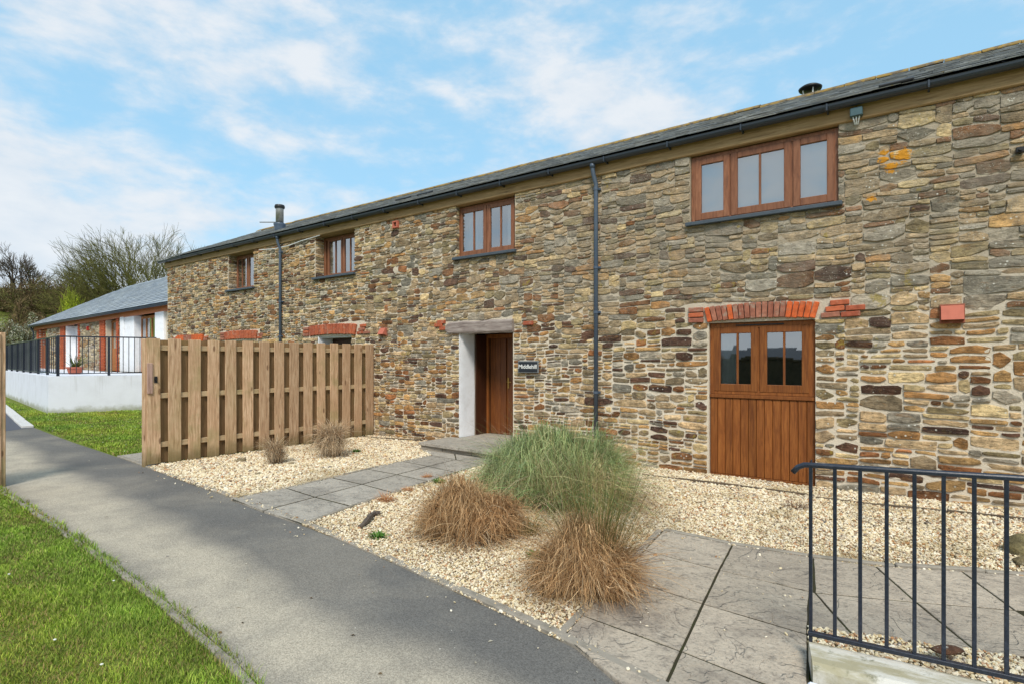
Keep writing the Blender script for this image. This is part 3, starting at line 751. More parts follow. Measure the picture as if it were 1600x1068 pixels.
for (u, v, w_, h_) in pack(BX0, BX1, -.05, BTOP + .03, blk, scale_f, None, style):
    cx, cz = u + w_ / 2, v + h_ / 2; st = style(cx, cz)
    gap = {'low': .0082, 'high': .0026, 'left': .0056}[st] * (RS.uniform(.7, 1.9) if st != 'high' else RS.uniform(.5, 2.2))
    prot = RS.uniform(.006, .026) if st != 'high' else RS.uniform(.006, .022)
    near = any(h[0] - .3 < cx < h[1] + .3 and h[2] - .2 < cz < h[3] + .2 for h in hs)
    vs_, fs_ = stone_shape(w_, h_, gap, prot); V = []
    for (a, b, d) in vs_:
        X_, Z_ = cx + a, cz + b; wx, wz = warp(X_, Z_)
        kk = 1.0
        if near: wx *= .25; kk = .55
        V.append((X_ + wx, WALLY + .012 - d, Z_ + wz * kk))
    dist = math.hypot(cx, WALLY); vis = (w_ * h_) / dist ** 2 * (1 if cx < .95 else 0)
    ST.append((vis * (1 if w_ > .07 else .3), V, fs_, stonecol(st)))
# stones on the visible side of the reveals
def reveal_stones(xr, z0, z1, depth):
    for (u, v, w_, h_) in pack(0, depth, z0, z1, lambda a, b: False, lambda a, b: 1.3, None, None, cu=.05):
        vs_, fs_ = stone_shape(w_, h_, .006, RS.uniform(.006, .016))
        V = [(xr + d, WALLY + .012 + u + w_ / 2 + a, v + h_ / 2 + b) for (a, b, d) in vs_]
        ST.append((0, V, [f[::-1] for f in fs_], stonecol('left')))
for k, dpt in (('w1', .26), ('w2', .26), ('w3', .14), ('a2', .3)): reveal_stones(hol[k][0], hol[k][2], min(hol[k][3], 4.48), dpt)
ST.sort(key=lambda s_: -s_[0])
for i, (q, V, fs_, c_) in enumerate(ST[:300]):
    b = MB(); b.add(V, fs_, c_); b.build('stone', STONE, barn, cols=True)
b = MB()
for (q, V, fs_, c_) in ST[300:]: b.add(V, fs_, c_)
stuff(b.build('rubble_masonry', STONE, barn, cols=True))
print('stones', len(ST), 'faces', len(b.f))

BRICKORANGE = make_brick('bright_orange_brick', srgb(206, 100, 54), srgb(192, 92, 52), srgb(186, 120, 88))
# brick arches ------------------------------------------------------
def brickmesh(l, h_, d, nm):
    b = MB(); b.box(-l / 2, l / 2, -d, .02, -h_ / 2, h_ / 2, .006); return b.mesh(nm)
def bricks_arch(x0, x1, zb, n, ht, rise, side_l, side_r, old=None, fan=.26):
    bw = (x1 - x0) / n; me = {}
    for i in range(n):
        t = (i + .5) / n; x = x0 + (x1 - x0) * t; a = (t - .5) * 2
        zc = zb + ht / 2 + rise * (1 - a * a) + random.uniform(-.004, .004)
        mt = BRICKOLD if old and old(i) else (BRICKORANGE if old else BRICK)
        key = mt.name
        if key not in me: me[key] = brickmesh(bw - .011, ht, .028, 'brick')
        o = link('brick', me[key], mt, barn, loc=(x, WALLY - .004 + random.uniform(-.006, .003), zc), rot=(0, a * fan + random.uniform(-.015, .015), 0))
    for (side, cnt, sx) in ((-1, side_l, x0), (1, side_r, x1)):
        for k in range(cnt):
            row = k % 3; colu = k // 3
            l = random.uniform(.13, .21); l = .205; x = sx + side * (.035 + l / 2 + colu * .215 + (row if side > 0 else 0) * .05); z = zb + .035 + row * .074
            link('brick', brickmesh(l, .062, .026, 'brick'), random.choice((BRICK, BRICKOLD, BRICKOLD)), barn, loc=(x, WALLY - .004, z), rot=(0, random.uniform(-.02, .02) + (.0 if side < 0 else -.05), 0))
bricks_arch(XW(1103), XW(1278), 2.125, 19, .205, .035, 3, 5, old=lambda i: i < 14 and i not in (0, 4))
bricks_arch(XW(484), XW(557), 2.165, 15, .23, .03, 3, 4)
bricks_arch(XW(352), XW(402), 2.16, 13, .22, .02, 3, 2)
bricks_arch(XW(276), XW(318), 2.16, 10, .19, .01, 2, 2, old=lambda i: i in (3, 4, 5))
for (px, py) in ((686, 508), (694, 513), (690, 503), (826, 505)):
    link('brick', brickmesh(.2, .065, .03, 'brick'), BRICK, barn, loc=(XW(px), WALLY - .006, ZW(px, py)))

# timber wall plate, fascia, gutter ---------------------------------
b = MB(); b.box(BX0 - .12, BX1, WALLY - .035, WALLY + .30, 4.50, 4.73, .012)
b.build('wall_plate', BEAMWOOD, barn)
GY = WALLY - .115
b = MB(); n = 8; x0, x1 = BX0 - .30, BX1
prof = [(.062 * math.cos(math.pi + math.pi * k / n), .062 * math.sin(math.pi + math.pi * k / n)) for k in range(n + 1)]
prof = [(-.066, .004)] + prof + [(.066, .004)]; inn = [(a * .9, c_ * .9 + .001) for a, c_ in prof]
allp = prof + inn[::-1]; m_ = len(allp); vs = [(x, GY + a, 4.71 + c_) for x in (x0, x1) for a, c_ in allp]
b.add(vs, [(i, (i + 1) % m_, m_ + (i + 1) % m_, m_ + i) for i in range(m_)] + [tuple(range(m_))[::-1], tuple(range(m_, 2 * m_))])
gutter = b.build('gutter', GUTTER, barn, smooth=False)
for i, x in enumerate(np.arange(BX0 + .3, BX1, 1.0)):
    b = MB(); b.box(-.010, .010, -.070, .085, -.074, -.058, .003); b.box(-.010, .010, -.072, -.066, -.06, .008, .002); b.box(-.010, .010, .06, .075, -.08, .03, .003)
    b.build('gutter_bracket', GUTTER, barn, loc=(x, GY, 4.71))
b = MB()
for x in np.arange(BX0 + 2.2, BX1, 4.0):
    t_ = [(x + dx, GY + .071 * math.cos(math.pi + math.pi * k / 8), 4.712 + .071 * math.sin(math.pi + math.pi * k / 8)) for dx in (-.05, .05) for k in range(9)]
    b.add(t_, [(k, k + 1, 10 + k, 9 + k) for k in range(8)])
b.build('gutter_joint', GUTTER, barn)
def downpipe(px, ztop, zbot, bend):
    x = XW(px, WALLY - .06)
    b = MB(); b.tube([(x - .03, GY, 4.66), (x - .03, GY, 4.60), (x - .02, GY + .01, 4.50), (x, WALLY - .055, 4.36), (x, WALLY - .055, 4.30), (x, WALLY - .055, zbot)], .034, 12)
    b.tube([(x - .03, GY, 4.67), (x - .03, GY, 4.60)], .044, 12)
    p = b.build('downpipe', PIPE, barn, smooth=True)
    for z in (4.28, 3.05, 2.2 if px < 600 else 2.35, 1.1):
        c_ = MB(); c_.tube([(x, WALLY - .055, z - .02), (x, WALLY - .055, z + .02)], .041, 12); c_.box(x - .06, x + .06, WALLY - .03, WALLY + .005, z - .018, z + .018, .004); c_.build('pipe_clip', PIPE, p)
downpipe(931, 0, .02, 0); downpipe(437.5, 0, .02, 0)

# roof ----------------------------------------------------------------
EY, EZ = WALLY - .16, 4.735; slope = math.atan2(RZ - EZ, RY - EY); SL = math.hypot(RZ - EZ, RY - EY)
RX0, RX1 = BX0 - .26, BX1 + .1
def roofpt(x, s_, up=0.0): return (x, EY + s_ * math.cos(slope) - up * math.sin(slope), EZ + s_ * math.sin(slope) + up * math.cos(slope))
b = MB(); b.add([roofpt(RX0, 0, -.02), roofpt(RX1, 0, -.02), roofpt(RX1, SL, -.02), roofpt(RX0, SL, -.02)], [(0, 1, 2, 3)])
b.add([(RX0, RY, RZ - .02), (RX1, RY, RZ - .02), (RX1, 2 * RY - EY + .6, EZ - .3), (RX0, 2 * RY - EY + .6, EZ - .3)], [(0, 1, 2, 3)])
b.add([roofpt(RX0, 0, -.02), roofpt(RX0, SL, -.02), roofpt(RX0, SL, -.09), roofpt(RX0, 0, -.07)], [(0, 1, 2, 3)])
roof = b.build('roof', simple('roof_underlay', srgb(50, 54, 60), .9), barn)
def slate_verts(org, ux, us, up, w_, l_, th, lift):
    o = Vector(org); P = []
    for (a, s_) in ((0, 0), (w_, 0), (w_, l_), (0, l_)):
        h0 = lift * (1 - s_ / l_)
        for hh in (h0, h0 + th): P.append(tuple(o + ux * a + us * s_ + up * hh))
    fs = [(1, 3, 5, 7), (0, 6, 4, 2), (0, 2, 3, 1), (2, 4, 5, 3), (4, 6, 7, 5), (6, 0, 1, 7)]
    return P, fs
us = Vector((0, math.cos(slope), math.sin(slope))); up = Vector((0, -math.sin(slope), math.cos(slope))); ux = Vector((1, 0, 0))
SLT = []; exp_ = .185; rows = int(SL / exp_)
for r in range(rows + 1):
    x = RX0 - random.uniform(0, .12) - (.13 if r % 2 else 0)
    while x < RX1:
        w_ = random.uniform(.22, .30); xa = max(x, RX0); xb = min(x + w_, RX1)
        if xb - xa > .05:
            l_ = min(exp_ * 1.75, SL - r * exp_ + .01)
            if l_ > .05:
                g_ = random.choice((.8, .9, 1, 1, 1.15, 1.35)) * random.uniform(.85, 1.15)
                c_ = random.choice((srgb(138, 142, 144), srgb(124, 129, 134), srgb(152, 153, 150), srgb(134, 134, 130)))
                P, fs_ = slate_verts(roofpt(xa + .004, r * exp_ - random.uniform(0, .012), 0), ux, us, up, xb - xa - .008, l_, .007, .014 + random.uniform(0, .008))
                px_ = (xa + xb) / 2; key = math.hypot(px_, EY) if px_ < 1.0 else 999
                SLT.append((key + r * .05, P, fs_, tuple(min(1, q * g_) for q in c_[:3]) + (1,)))
        x += w_
SLT.sort(key=lambda s_: s_[0])
for q, P, fs_, c_ in SLT[:300]:
    b = MB(); b.add(P, fs_, c_); b.build('slate', SLATE, roof, cols=True)
b = MB()
for q, P, fs_, c_ in SLT[300:]: b.add(P, fs_, c_)
stuff(b.build('slate_courses', SLATE, roof, cols=True))
rt = MB(); 
for sd_ in (1,):
    pr = [(-.17, -.075), (-.13, -.045), (-.06, .0), (0, .022), (.06, .0), (.13, -.045), (.17, -.075)]
    vs = [(x, a, c_) for x in (0, .44) for a, c_ in pr] + [(x, a, c_ - .018) for x in (0, .44) for a, c_ in pr]
    fs = [(k, k + 1, 8 + k, 7 + k) for k in range(6)] + [(14 + k, 21 + k, 22 + k, 15 + k) for k in range(6)] + [(k, 14 + k, 15 + k, k + 1) for k in range(6)] + [(7 + k, 8 + k, 22 + k, 21 + k) for k in range(6)] + [(0, 7, 21, 14), (6, 20, 27, 13)]
    rt.add(vs, fs)
rme = rt.mesh('ridge_tile'); rme.materials.append(RIDGE)
x = RX0
while x < RX1:
    link('ridge_tile', rme, None, roof, loc=(x, RY, RZ + .045 + random.uniform(-.006, .006)), rot=(random.uniform(-.02, .02), random.uniform(-.01, .01), 0)); x += .45
# slate-coloured tile vents on the lowest courses
for px, py in ((1397, 141), (628, 307), (594, 316)):
    r_ = ray(px, py); s_best = None
    t_ = (EZ - EYE + (0 - EY) * math.tan(slope)) / (r_.z - r_.y * math.tan(slope)) if abs(r_.z - r_.y * math.tan(slope)) > 1e-6 else 10
    y_ = r_.y * t_; s_ = (y_ - EY) / math.cos(slope); s_ = min(max(s_, .25), 1.2); x_ = XW(px, y_ if 7 < y_ < 10 else 8.2)
    b = MB(); b.box(-.17, .17, -.10, .10, 0, .035, .01); b.build('roof_vent', COWL, roof, loc=roofpt(x_, s_, .02), rot=(slope, 0, 0))

# windows -------------------------------------------------------------
def win(x0, x1, z0, z1, yf, cas, sill=True, fw=.055, mat=None, sash=.062, pd=.05, curtains=(), blind=False, back=.16, cur_mat=None):
    """cas = [(x0, x1, [pane edges])], all in metres; the outer frame is the part, everything else its sub-parts"""
    mat = mat or FRAMEWOOD; b = MB()
    b.box(x0, x0 + fw, yf, yf + .09, z0, z1, .004); b.box(x1 - fw, x1, yf, yf + .09, z0, z1, .004)
    b.box(x0 + fw, x1 - fw, yf + .002, yf + .09, z0, z0 + fw * .8, .004); b.box(x0 + fw, x1 - fw, yf + .002, yf + .09, z1 - fw, z1, .004)
    for k in range(len(cas) - 1):
        a, c_ = cas[k][1], cas[k + 1][0]; mid = (a + c_) / 2; hw = max(.012, (c_ - a) / 2 + .006)
        b.box(mid - hw, mid + hw, yf + .012, yf + .085, z0 + fw * .8, z1 - fw, .003)
    f = b.build('window', mat, barn)
    for (a, c_, bars) in cas:
        s_ = MB(); ya, yb = yf - .006, yf + .045; za, zb = z0 + fw * .55, z1 - fw * .75
        s_.box(a, a + sash, ya, yb, za, zb, .006); s_.box(c_ - sash, c_, ya, yb, za, zb, .006)
        s_.box(a + sash - .001, c_ - sash + .001, ya + .0015, yb, za, za + sash * 1.15, .006); s_.box(a + sash - .001, c_ - sash + .001, ya + .0015, yb, zb - sash, zb, .006)
        for q in bars: s_.box(q - .013, q + .013, ya + .006, yb - .002, za + sash, zb - sash, .004)
        s_.build('casement', mat, f)
        es = [a + sash] + list(bars) + [c_ - sash]
        for q in range(len(es) - 1):
            p = MB(); xa_, xb_, zc_, zd_ = es[q] - .005, es[q + 1] + .005, za + sash * .9, zb - sash * .9; tw = [random.uniform(-.0012, .0012) for _ in range(4)]; p.add([(xa_, yf + .02 + tw[0], zc_), (xb_, yf + .02 + tw[1], zc_), (xb_, yf + .02 + tw[2], zd_), (xa_, yf + .02 + tw[3], zd_)], [(0, 1, 2, 3)]); p.build('pane', GLASS, f)
    for (a, c_) in curtains:
        cb = MB(); n = max(8, int((c_ - a) / .022)); vs = []
        for i in range(n + 1):
            xx = a + (c_ - a) * i / n; yy = yf + back + .018 * math.sin(i * 1.3) + .006 * math.sin(i * .37)
            vs += [(xx, yy, z0 + .02), (xx, yy, z1)]
        cb.add(vs, [(2 * i, 2 * i + 2, 2 * i + 3, 2 * i + 1) for i in range(n)]); cb.build('curtain', cur_mat or CURTAIN, f, smooth=True)
    if blind:
        p = MB(); p.box(x0 + .03, x1 - .03, yf + .11, yf + .115, z0 + .03, z1 - .02); p.build('blind', BLIND, f)
    if sill:
        s_ = MB(); s_.box(x0 - (.03 if blind else .02) - .02, x1 + .05, WALLY - .075, yf + .03, z0 - .055, z0 - .004, .006)
        s_.build('sill', SILL, f)
    return f
# big upper window: one pane, two panes, one pane
yf = WALLY + .05; X_ = lambda p: XW(p, yf)
win(hol['w4'][0] + .004, hol['w4'][1] - .004, 3.55, 4.485, yf, [(X_(1086), X_(1140), []), (X_(1142), X_(1236), [X_(1187)]), (X_(1239), X_(1304), [])], blind=True, sash=.085)
yf = WALLY + .10; X_ = lambda p: XW(p, yf)
win(hol['w3'][0] + .004, hol['w3'][1] - .004, 3.53, 4.485, yf, [(X_(717.5), X_(760), [X_(740)]), (X_(761), X_(803.5), [X_(782)])], curtains=[(X_(720), X_(745)), (X_(785), X_(800))], sash=.075)
yf = WALLY + .24; X_ = lambda p: XW(p, yf)
win(hol['w2'][0] + .01, hol['w2'][1] - .01, 3.53, 4.485, yf, [(X_(512), X_(535), [X_(524)]), (X_(536), X_(558), [X_(547)])], curtains=[(X_(510), X_(560))], fw=.06, sash=.055)
win(hol['w1'][0] + .01, hol['w1'][1] - .01, 3.53, 4.485, yf, [(X_(370), X_(387), [X_(378)]), (X_(388), X_(403), [])], curtains=[(X_(377), X_(382)), (X_(387), X_(402))], fw=.06, sash=.05)
# ground-floor stable door: two glazed lights over a boarded lower door
yf = WALLY + .06; X_ = lambda p: XW(p, yf); bx0, bx1 = hol['barn'][0] + .005, hol['barn'][1] - .005
f = win(bx0, bx1, 1.135, 2.11, yf, [(bx0 + .05, X_(1184), [X_(1152)]), (X_(1187), bx1 - .07, [X_(1225)])], sill=False, fw=.075, mat=DOORWOOD, sash=.088, curtains=[(X_(1118), X_(1148))], back=.075, cur_mat=simple('grey_curtain', srgb(196, 204, 204), .9))
vb = MB(); vb.box(X_(1150), X_(1225), yf - .012, yf + .004, 2.065, 2.082, .003); vb.build('trickle_vent', COWL, f)
pb = MB(); n = 12; 
bdoor = MB(); bdoor.box(bx0, bx1, yf - .02, yf + .05, 1.085, 1.133, .006); bdoor.box(bx0, bx1, yf + .026, yf + .06, -.02, 1.084)
bdoor.box(bx0 + .0, bx1, yf - .012, yf + .024, -.03, .03, .004)
bd = bdoor.build('boarded_door', DOORWOOD, barn)
bw = (bx1 - bx0) / 13
for i in range(13):
    b = MB(); b.box(-bw / 2 + .0025, bw / 2 - .0025, 0, .024, 0, 1.05, .006)
    b.build('door_board', DOORWOOD, bd, loc=(bx0 + bw * (i + .5), yf + random.uniform(-.001, .001), .032))
b = MB(); b.box(bx1 - .055, bx1 - .035, yf - .022, yf - .002, .10, .34, .004); b.build('hinge', GUTTER, bd)

# recessed front door ---------------------------------------------------
dx0, dx1 = hol['door'][0], hol['door'][1]; DB = WALLY + .78; JB = WALLY + .42
b = MB(); nn = 14; vs = []
for i in range(nn + 1):
    for j in range(7):
        z = .155 + (2.10 - .155) * i / nn; y = WALLY - .012 + (JB - WALLY) * j / 6
        vs.append((dx0 + .012 + .010 * mnoise.noise(Vector((y * 4, z * 2.5, 0))) + (.012 if j else .0), y + .010 * mnoise.noise(Vector((0, z * 3, 1))) * (j == 0), z))
b.add(vs, [(i * 7 + j, i * 7 + j + 1, (i + 1) * 7 + j + 1, (i + 1) * 7 + j) for i in range(nn) for j in range(6)])
b.add([(dx0 + .005, WALLY + .04, 2.10), (dx1, WALLY + .04, 2.10), (dx1, WALLY + .2, 2.10), (dx0 + .005, WALLY + .2, 2.10)], [(0, 1, 2, 3)])
b.add([vs[i * 7] for i in range(nn + 1)] + [(dx0 - .008, WALLY - .004, .155 + 1.945 * i / nn) for i in range(nn + 1)], [(i, i + 1, nn + 2 + i, nn + 1 + i) for i in range(nn)])
b.build('whitewashed_jamb', WHITEWASH, barn, smooth=True)
XD = lambda p: XW(p, DB)
fd = MB(); fd.box(dx0, dx1, DB + .045, DB + .06, .15, 2.11); fd.box(dx0 + .02, dx0 + .09, DB - .03, DB + .04, .15, 2.11, .005); fd.box(dx1 - .06, dx1, DB - .03, DB + .04, .15, 2.11, .005); fd.box(dx0 + .09, dx1 - .06, DB - .028, DB + .04, 2.03, 2.11, .005)
fdo = fd.build('front_door', DOORWOOD, barn)
DOORSHADE = make_wood('deep_shaded_hardwood', srgb(62, 34, 20), srgb(74, 42, 24), srgb(40, 24, 14), rough=.45, var=.08)  # door wood with the shade of the recess put into its colour
DOORHALFSHADE = make_wood('shaded_brown_hardwood', srgb(104, 58, 26), srgb(124, 74, 34), srgb(70, 38, 18), rough=.45, var=.08)  # same door wood, with less of the recess shade in its colour
segs = [(dx0 + .10, XD(765), 3, DOORSHADE), (XD(766), XD(790.5), 3, DOORHALFSHADE), (XD(792.5), dx1 - .065, 3, DOORHALFSHADE)]
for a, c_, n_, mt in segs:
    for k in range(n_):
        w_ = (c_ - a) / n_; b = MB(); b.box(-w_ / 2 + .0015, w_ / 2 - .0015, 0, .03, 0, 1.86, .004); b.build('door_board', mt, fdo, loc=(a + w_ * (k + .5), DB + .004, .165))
b = MB(); b.box(dx0 + .03, dx0 + .055, JB + .005, DB - .03, .16, 2.09, .004); b.build('side_panel', DOORSHADE, barn)  # side lining, recess shade put into its dark colour
b = MB(); hx = XD(794.5); b.box(hx - .018, hx + .018, DB - .008, DB + .004, 1.06, 1.27, .003); b.tube([(hx, DB - .008, 1.19), (hx, DB - .05, 1.19)], .009, 8); b.tube([(hx, DB - .048, 1.19), (hx + .1, DB - .05, 1.185)], .009, 8)
b.build('door_handle', simple('brass', srgb(170, 140, 80), .3, .9), fdo)
b = MB(); vs = []; N1 = 24; lx0, lx1 = XW(699), XW(803)
for i in range(N1 + 1):
    x = lx0 + (lx1 - lx0) * i / N1; q = mnoise.noise(Vector((x * 3, 0, 4))) * .016; q2 = mnoise.noise(Vector((x * 4, 7, 4))) * .014
    e = .05 if i == 0 else 0
    y = WALLY - .055 + .012 * mnoise.noise(Vector((x * 5, 3, 3)))
    vs += [(x, WALLY + .35, 2.10 + q2 + e), (x, y + .008, 2.10 + q2 + e), (x, y - .006, 2.125 + q2 + e), (x, y - .004, 2.29 + q - e), (x, y + .02, 2.318 + q - e), (x, WALLY + .35, 2.32 + q - e)]
b.add(vs, [(i * 6 + j, (i + 1) * 6 + j, (i + 1) * 6 + (j + 1) % 6, i * 6 + (j + 1) % 6) for i in range(N1) for j in range(6)] + [tuple(range(6)), tuple(N1 * 6 + j for j in range(6))[::-1]])
b.build('timber_lintel', GREYWOOD, barn)
# doorway half seen over the fence, and two more openings behind it
for k in ('a5', 'a2', 'a1'):
    x0, x1, z0, z1 = hol[k]
    b = MB(); b.box(x0 + .002, x0 + .03, WALLY + .0, WALLY + .40, 0.0, z1 - .002); 
    if k == 'a5': b.box(x0 + .03, x1, WALLY + .05, WALLY + .40, z1 - .03, z1 - .002)
    b.build('whitewashed_jamb', WHITEWASH, barn)
    b = MB(); b.box(x0 + .03, x1, WALLY + .38, WALLY + .43, 0, z1 - .03, .01); b.box((x0 + x1) / 2 + .06, x1 - .08, WALLY + .365, WALLY + .38, .2, z1 - .2, .01); b.build('rear_door', DOORSHADE if k == 'a5' else FRAMEWOOD, barn)

# doorstep: its own slabs
stp = thing('doorstep', 'low grey stone step below the recessed front door', 'step', (-6.2, 7.4, 0))
sx0, sx1, sy0 = -7.18, -5.15, 7.03
flagstone([(sx0, sy0 + .05), (sx0 + .98, sy0), (sx0 + .98, WALLY - .02), (sx0, WALLY - .02)], .105, .155, FLAGPATH, stp, .003, 'tread_slab')
flagstone([(sx0 + .98, sy0), (sx1, sy0 - .03), (sx1, WALLY - .02), (sx0 + .98, WALLY - .02)], .105, .155, FLAGPATH, stp, .003, 'tread_slab')
flagstone([(dx0 + .04, WALLY - .018), (dx1 - .01, WALLY - .018), (dx1 - .01, DB + .04), (dx0 + .04, DB + .04)], .105, .158, FLAGPATH, stp, .002, 'threshold_slab')
for a, c_ in ((sx0 + .04, sx0 + .55), (sx0 + .556, sx0 + 1.2), (sx0 + 1.206, sx1 - .03)):
    b = MB(); b.box(a, c_, sy0 + .075, WALLY - .03, -.02, .103, .008); b.build('riser_block', CONCRETE, stp)

# things fixed to the wall -----------------------------------------------
def cowl(px, py, label, s_=1.0, op=False):
    x, z = XW(px, WALLY - .05), ZW(px, py, WALLY - .05)
    t = thing('vent_cowl', label, 'vent', (x, WALLY - .03, z), group='terracotta vent cowls on the barn wall')
    b = MB(); w_, h_ = .095 * s_, .09 * s_
    if op:
        b.box(-w_, w_, -.03, .03, -h_, -h_ + .035, .005); b.box(-w_, w_, -.03, .03, h_ - .03, h_, .005); b.box(-w_, -w_ + .035, -.028, .03, -h_ + .034, h_ - .029, .005); b.box(w_ - .035, w_, -.028, .03, -h_ + .034, h_ - .029, .005)
        b.build('cowl_frame', TERRACOTTA, t, local=True)
        c_ = MB(); c_.tube([(0, .02, 0), (0, -.024, 0)], .055, 14, caps=False); c_.build('duct', COWL, t, local=True, smooth=True)
    else:
        vs = [(-w_, .035, h_), (w_, .035, h_), (w_, .035, -h_), (-w_, .035, -h_), (-w_, -.025, h_ * .92), (w_, -.025, h_ * .92), (w_, -.10, -h_ * .75), (-w_, -.10, -h_ * .75), (-w_ + .01, -.085, -h_ * .76), (w_ - .01, -.085, -h_ * .76)]
        b.add(vs[:8], [(0, 4, 5, 1), (4, 7, 6, 5), (0, 3, 7, 4), (1, 5, 6, 2)]); b.build('hood', TERRACOTTA, t, local=True)
        c_ = MB(); c_.box(-w_ - .012, w_ + .012, .0, .036, -h_ - .012, h_ + .012, .004); c_.build('back_plate', BRICKOLD, t, local=True)
cowl(1488, 490, 'terracotta vent cowl on the wall right of the stable door', 1.05)
cowl(598, 518, 'small terracotta vent cowl on the wall just above the right end of the fence', .85)
cowl(617, 351, 'round-holed red vent block high under the eaves left of the middle upper window', .8, True)
t = thing('house_sign', 'small black slate name plate with white lettering beside the front door', 'sign', (XW(825, WALLY - .05), WALLY - .05, ZW(825, 572.5, WALLY - .05)))
b = MB(); b.box(-.195, .195, -.012, .012, -.085, .085, .004); b.build('plate', simple('slate_plate', srgb(30, 36, 44), .5), t, local=True)
b = MB(); b.box(-.212, .212, -.004, .018, -.102, .102, .006); b.build('plate_border', simple('grey_border', srgb(120, 124, 126), .7), t, local=True)
cu = bpy.data.curves.new('lettering', 'FONT'); cu.body = 'Middlehill'; cu.size = .098; cu.align_x = 'CENTER'; cu.align_y = 'CENTER'; cu.extrude = .002; cu.offset = .0008
tmp = bpy.data.objects.new('tmp_text', cu); COL.objects.link(tmp); bpy.context.view_layer.update()
me = bpy.data.meshes.new_from_object(tmp.evaluated_get(bpy.context.evaluated_depsgraph_get())); bpy.data.objects.remove(tmp); me.materials.clear()
link('lettering', me, simple('white_lettering', srgb(236, 236, 232), .6), t, True, loc=(0, -.0145, .002), rot=(math.radians(90), 0, 0))
t = thing('junction_box', 'small green-grey box with three white cables under the gutter right of the big window', 'junction box', (XW(1338, WALLY - .08), WALLY - .08, ZW(1338, 176, WALLY - .08)))
b = MB(); b.box(-.065, .065, -.04, .045, -.05, .05, .008); b.build('casing', simple('green_grey_plastic', srgb(64, 92, 100), .5), t, local=True)
for k in (-.035, 0, .035):
    b = MB(); b.tube([(k, 0, -.045), (k * .8, -.004, -.08), (k * .4, .035, -.13)], .008, 6); b.build('cable', CURTAIN, t, local=True)
t = thing('wall_fixing', 'small dark metal bracket on the wall at the far right edge below the eaves', 'bracket', (XW(1594, WALLY - .03), WALLY - .03, ZW(1594, 235, WALLY - .03)))
b = MB(); b.box(-.035, .035, -.03, .03, -.03, .03, .006); b.build('block', COWL, t, local=True); b = MB(); b.tube([(0, -.03, 0), (0, -.06, 0)], .018, 8); b.build('lamp_stub', COWL, t, local=True)
b = MB(); pts = [(XW(p, 7.93), 7.925, ZW(p, q, 7.93)) for p, q in ((405, 391), (430, 389), (452, 384), (470, 377), (487, 372), (500, 368))]
b.tube(pts, .010, 5); tag(b.build('wall_cable', CURTAIN), 'thin pale cable sagging under the eaves between the two left upper windows', 'cable')

# flues --------------------------------------------------------------------
fx, fy = XW(437, 8.9), 8.9; fz = EZ + (fy - EY) * math.tan(slope)
t = thing('metal_flue', 'tall steel stove flue with a dark cap standing on the roof above the left downpipe', 'flue', (fx, fy, fz))
zt = lambda py: EYE + (HY - py) / F * (-fx * SN + fy * CS) - fz
b = MB(); b.lathe([(.155, -.25), (.135, zt(357)), (.16, zt(352)), (.165, zt(350)), (.11, zt(349))], n=20); b.build('flashing_collar', PIPE, t, local=True, smooth=True)
b = MB(); b.lathe([(.105, zt(352)), (.105, zt(325)), (.10, zt(324))], n=20); b.build('pipe', STEEL, t, local=True, smooth=True)
b = MB(); b.lathe([(.03, zt(327)), (.13, zt(326)), (.14, zt(323.5)), (.125, zt(321)), (.02, zt(319.5))], n=20)
for k in range(4):
    a = math.pi / 2 * k; b.tube([(.09 * math.cos(a), .09 * math.sin(a), zt(325)), (.09 * math.cos(a), .09 * math.sin(a), zt(322))], .012, 6)
b.build('cap', COWL, t, local=True)
b = MB(); r_ = Vector((-CS, -SN, 0)); b.tube([r_ * .10 + Vector((0, 0, zt(347.5))), r_ * .56 + Vector((0, 0, zt(347.5)))], .014, 6); b.build('stay_rod', STEEL, t, local=True)
fx, fy = XW(1266, 11.7), 11.7; dd = -fx * SN + fy * CS; zt2 = lambda py: EYE + (HY - py) / F * dd
t = thing('flue_cowl', 'dark mushroom cowl on struts showing behind the ridge at upper right', 'flue', (fx, fy, zt2(165)))
o_ = zt2(165)
b = MB(); b.lathe([(.10, -.15), (.10, zt2(150) - o_), (.13, zt2(149) - o_)], n=18); b.build('pipe', RIDGE, t, local=True, smooth=True)
b = MB(); b.lathe([(.02, zt2(142.5) - o_), (.19, zt2(141) - o_), (.2, zt2(138.5) - o_), (.15, zt2(135.5) - o_), (.02, zt2(134) - o_)], n=24); b.build('cap', COWL, t, local=True, smooth=True)
for k in range(4):
    a = math.pi / 2 * k + .5; b = MB(); b.tube([(.11 * math.cos(a), .11 * math.sin(a), zt2(151) - o_), (.13 * math.cos(a), .13 * math.sin(a), zt2(141) - o_)], .012, 6); b.build('strut', CURTAIN, t, local=True)

# loose timber edging boards in the gravel at the wall foot
ed = thing('timber_edging', 'dark timber edging boards half buried in the gravel along the foot of the barn', 'edging', (-2, 7.5, 0))
for P in ([G(975, 739), G(1060, 750), G(1160, 762), G(1262, 775)], [G(1275, 779), G(1370, 790), G(1480, 801), G(1600, 813), G(1750, 828)], [G(560, 682), G(600, 686), G(660, 690)]):
    for a, c_ in zip(P[:-1], P[1:]):
        v = Vector((c_[0] - a[0], c_[1] - a[1])); b = MB(); b.box(0, v.length - .004, -.016, .016, -.05, .035 + random.uniform(-.006, .008), .004)
        b.build('edging_board', EDGEWOOD, ed, loc=(a[0], a[1], 0), rot=(0, random.uniform(-.008, .008), math.atan2(v.y, v.x)))
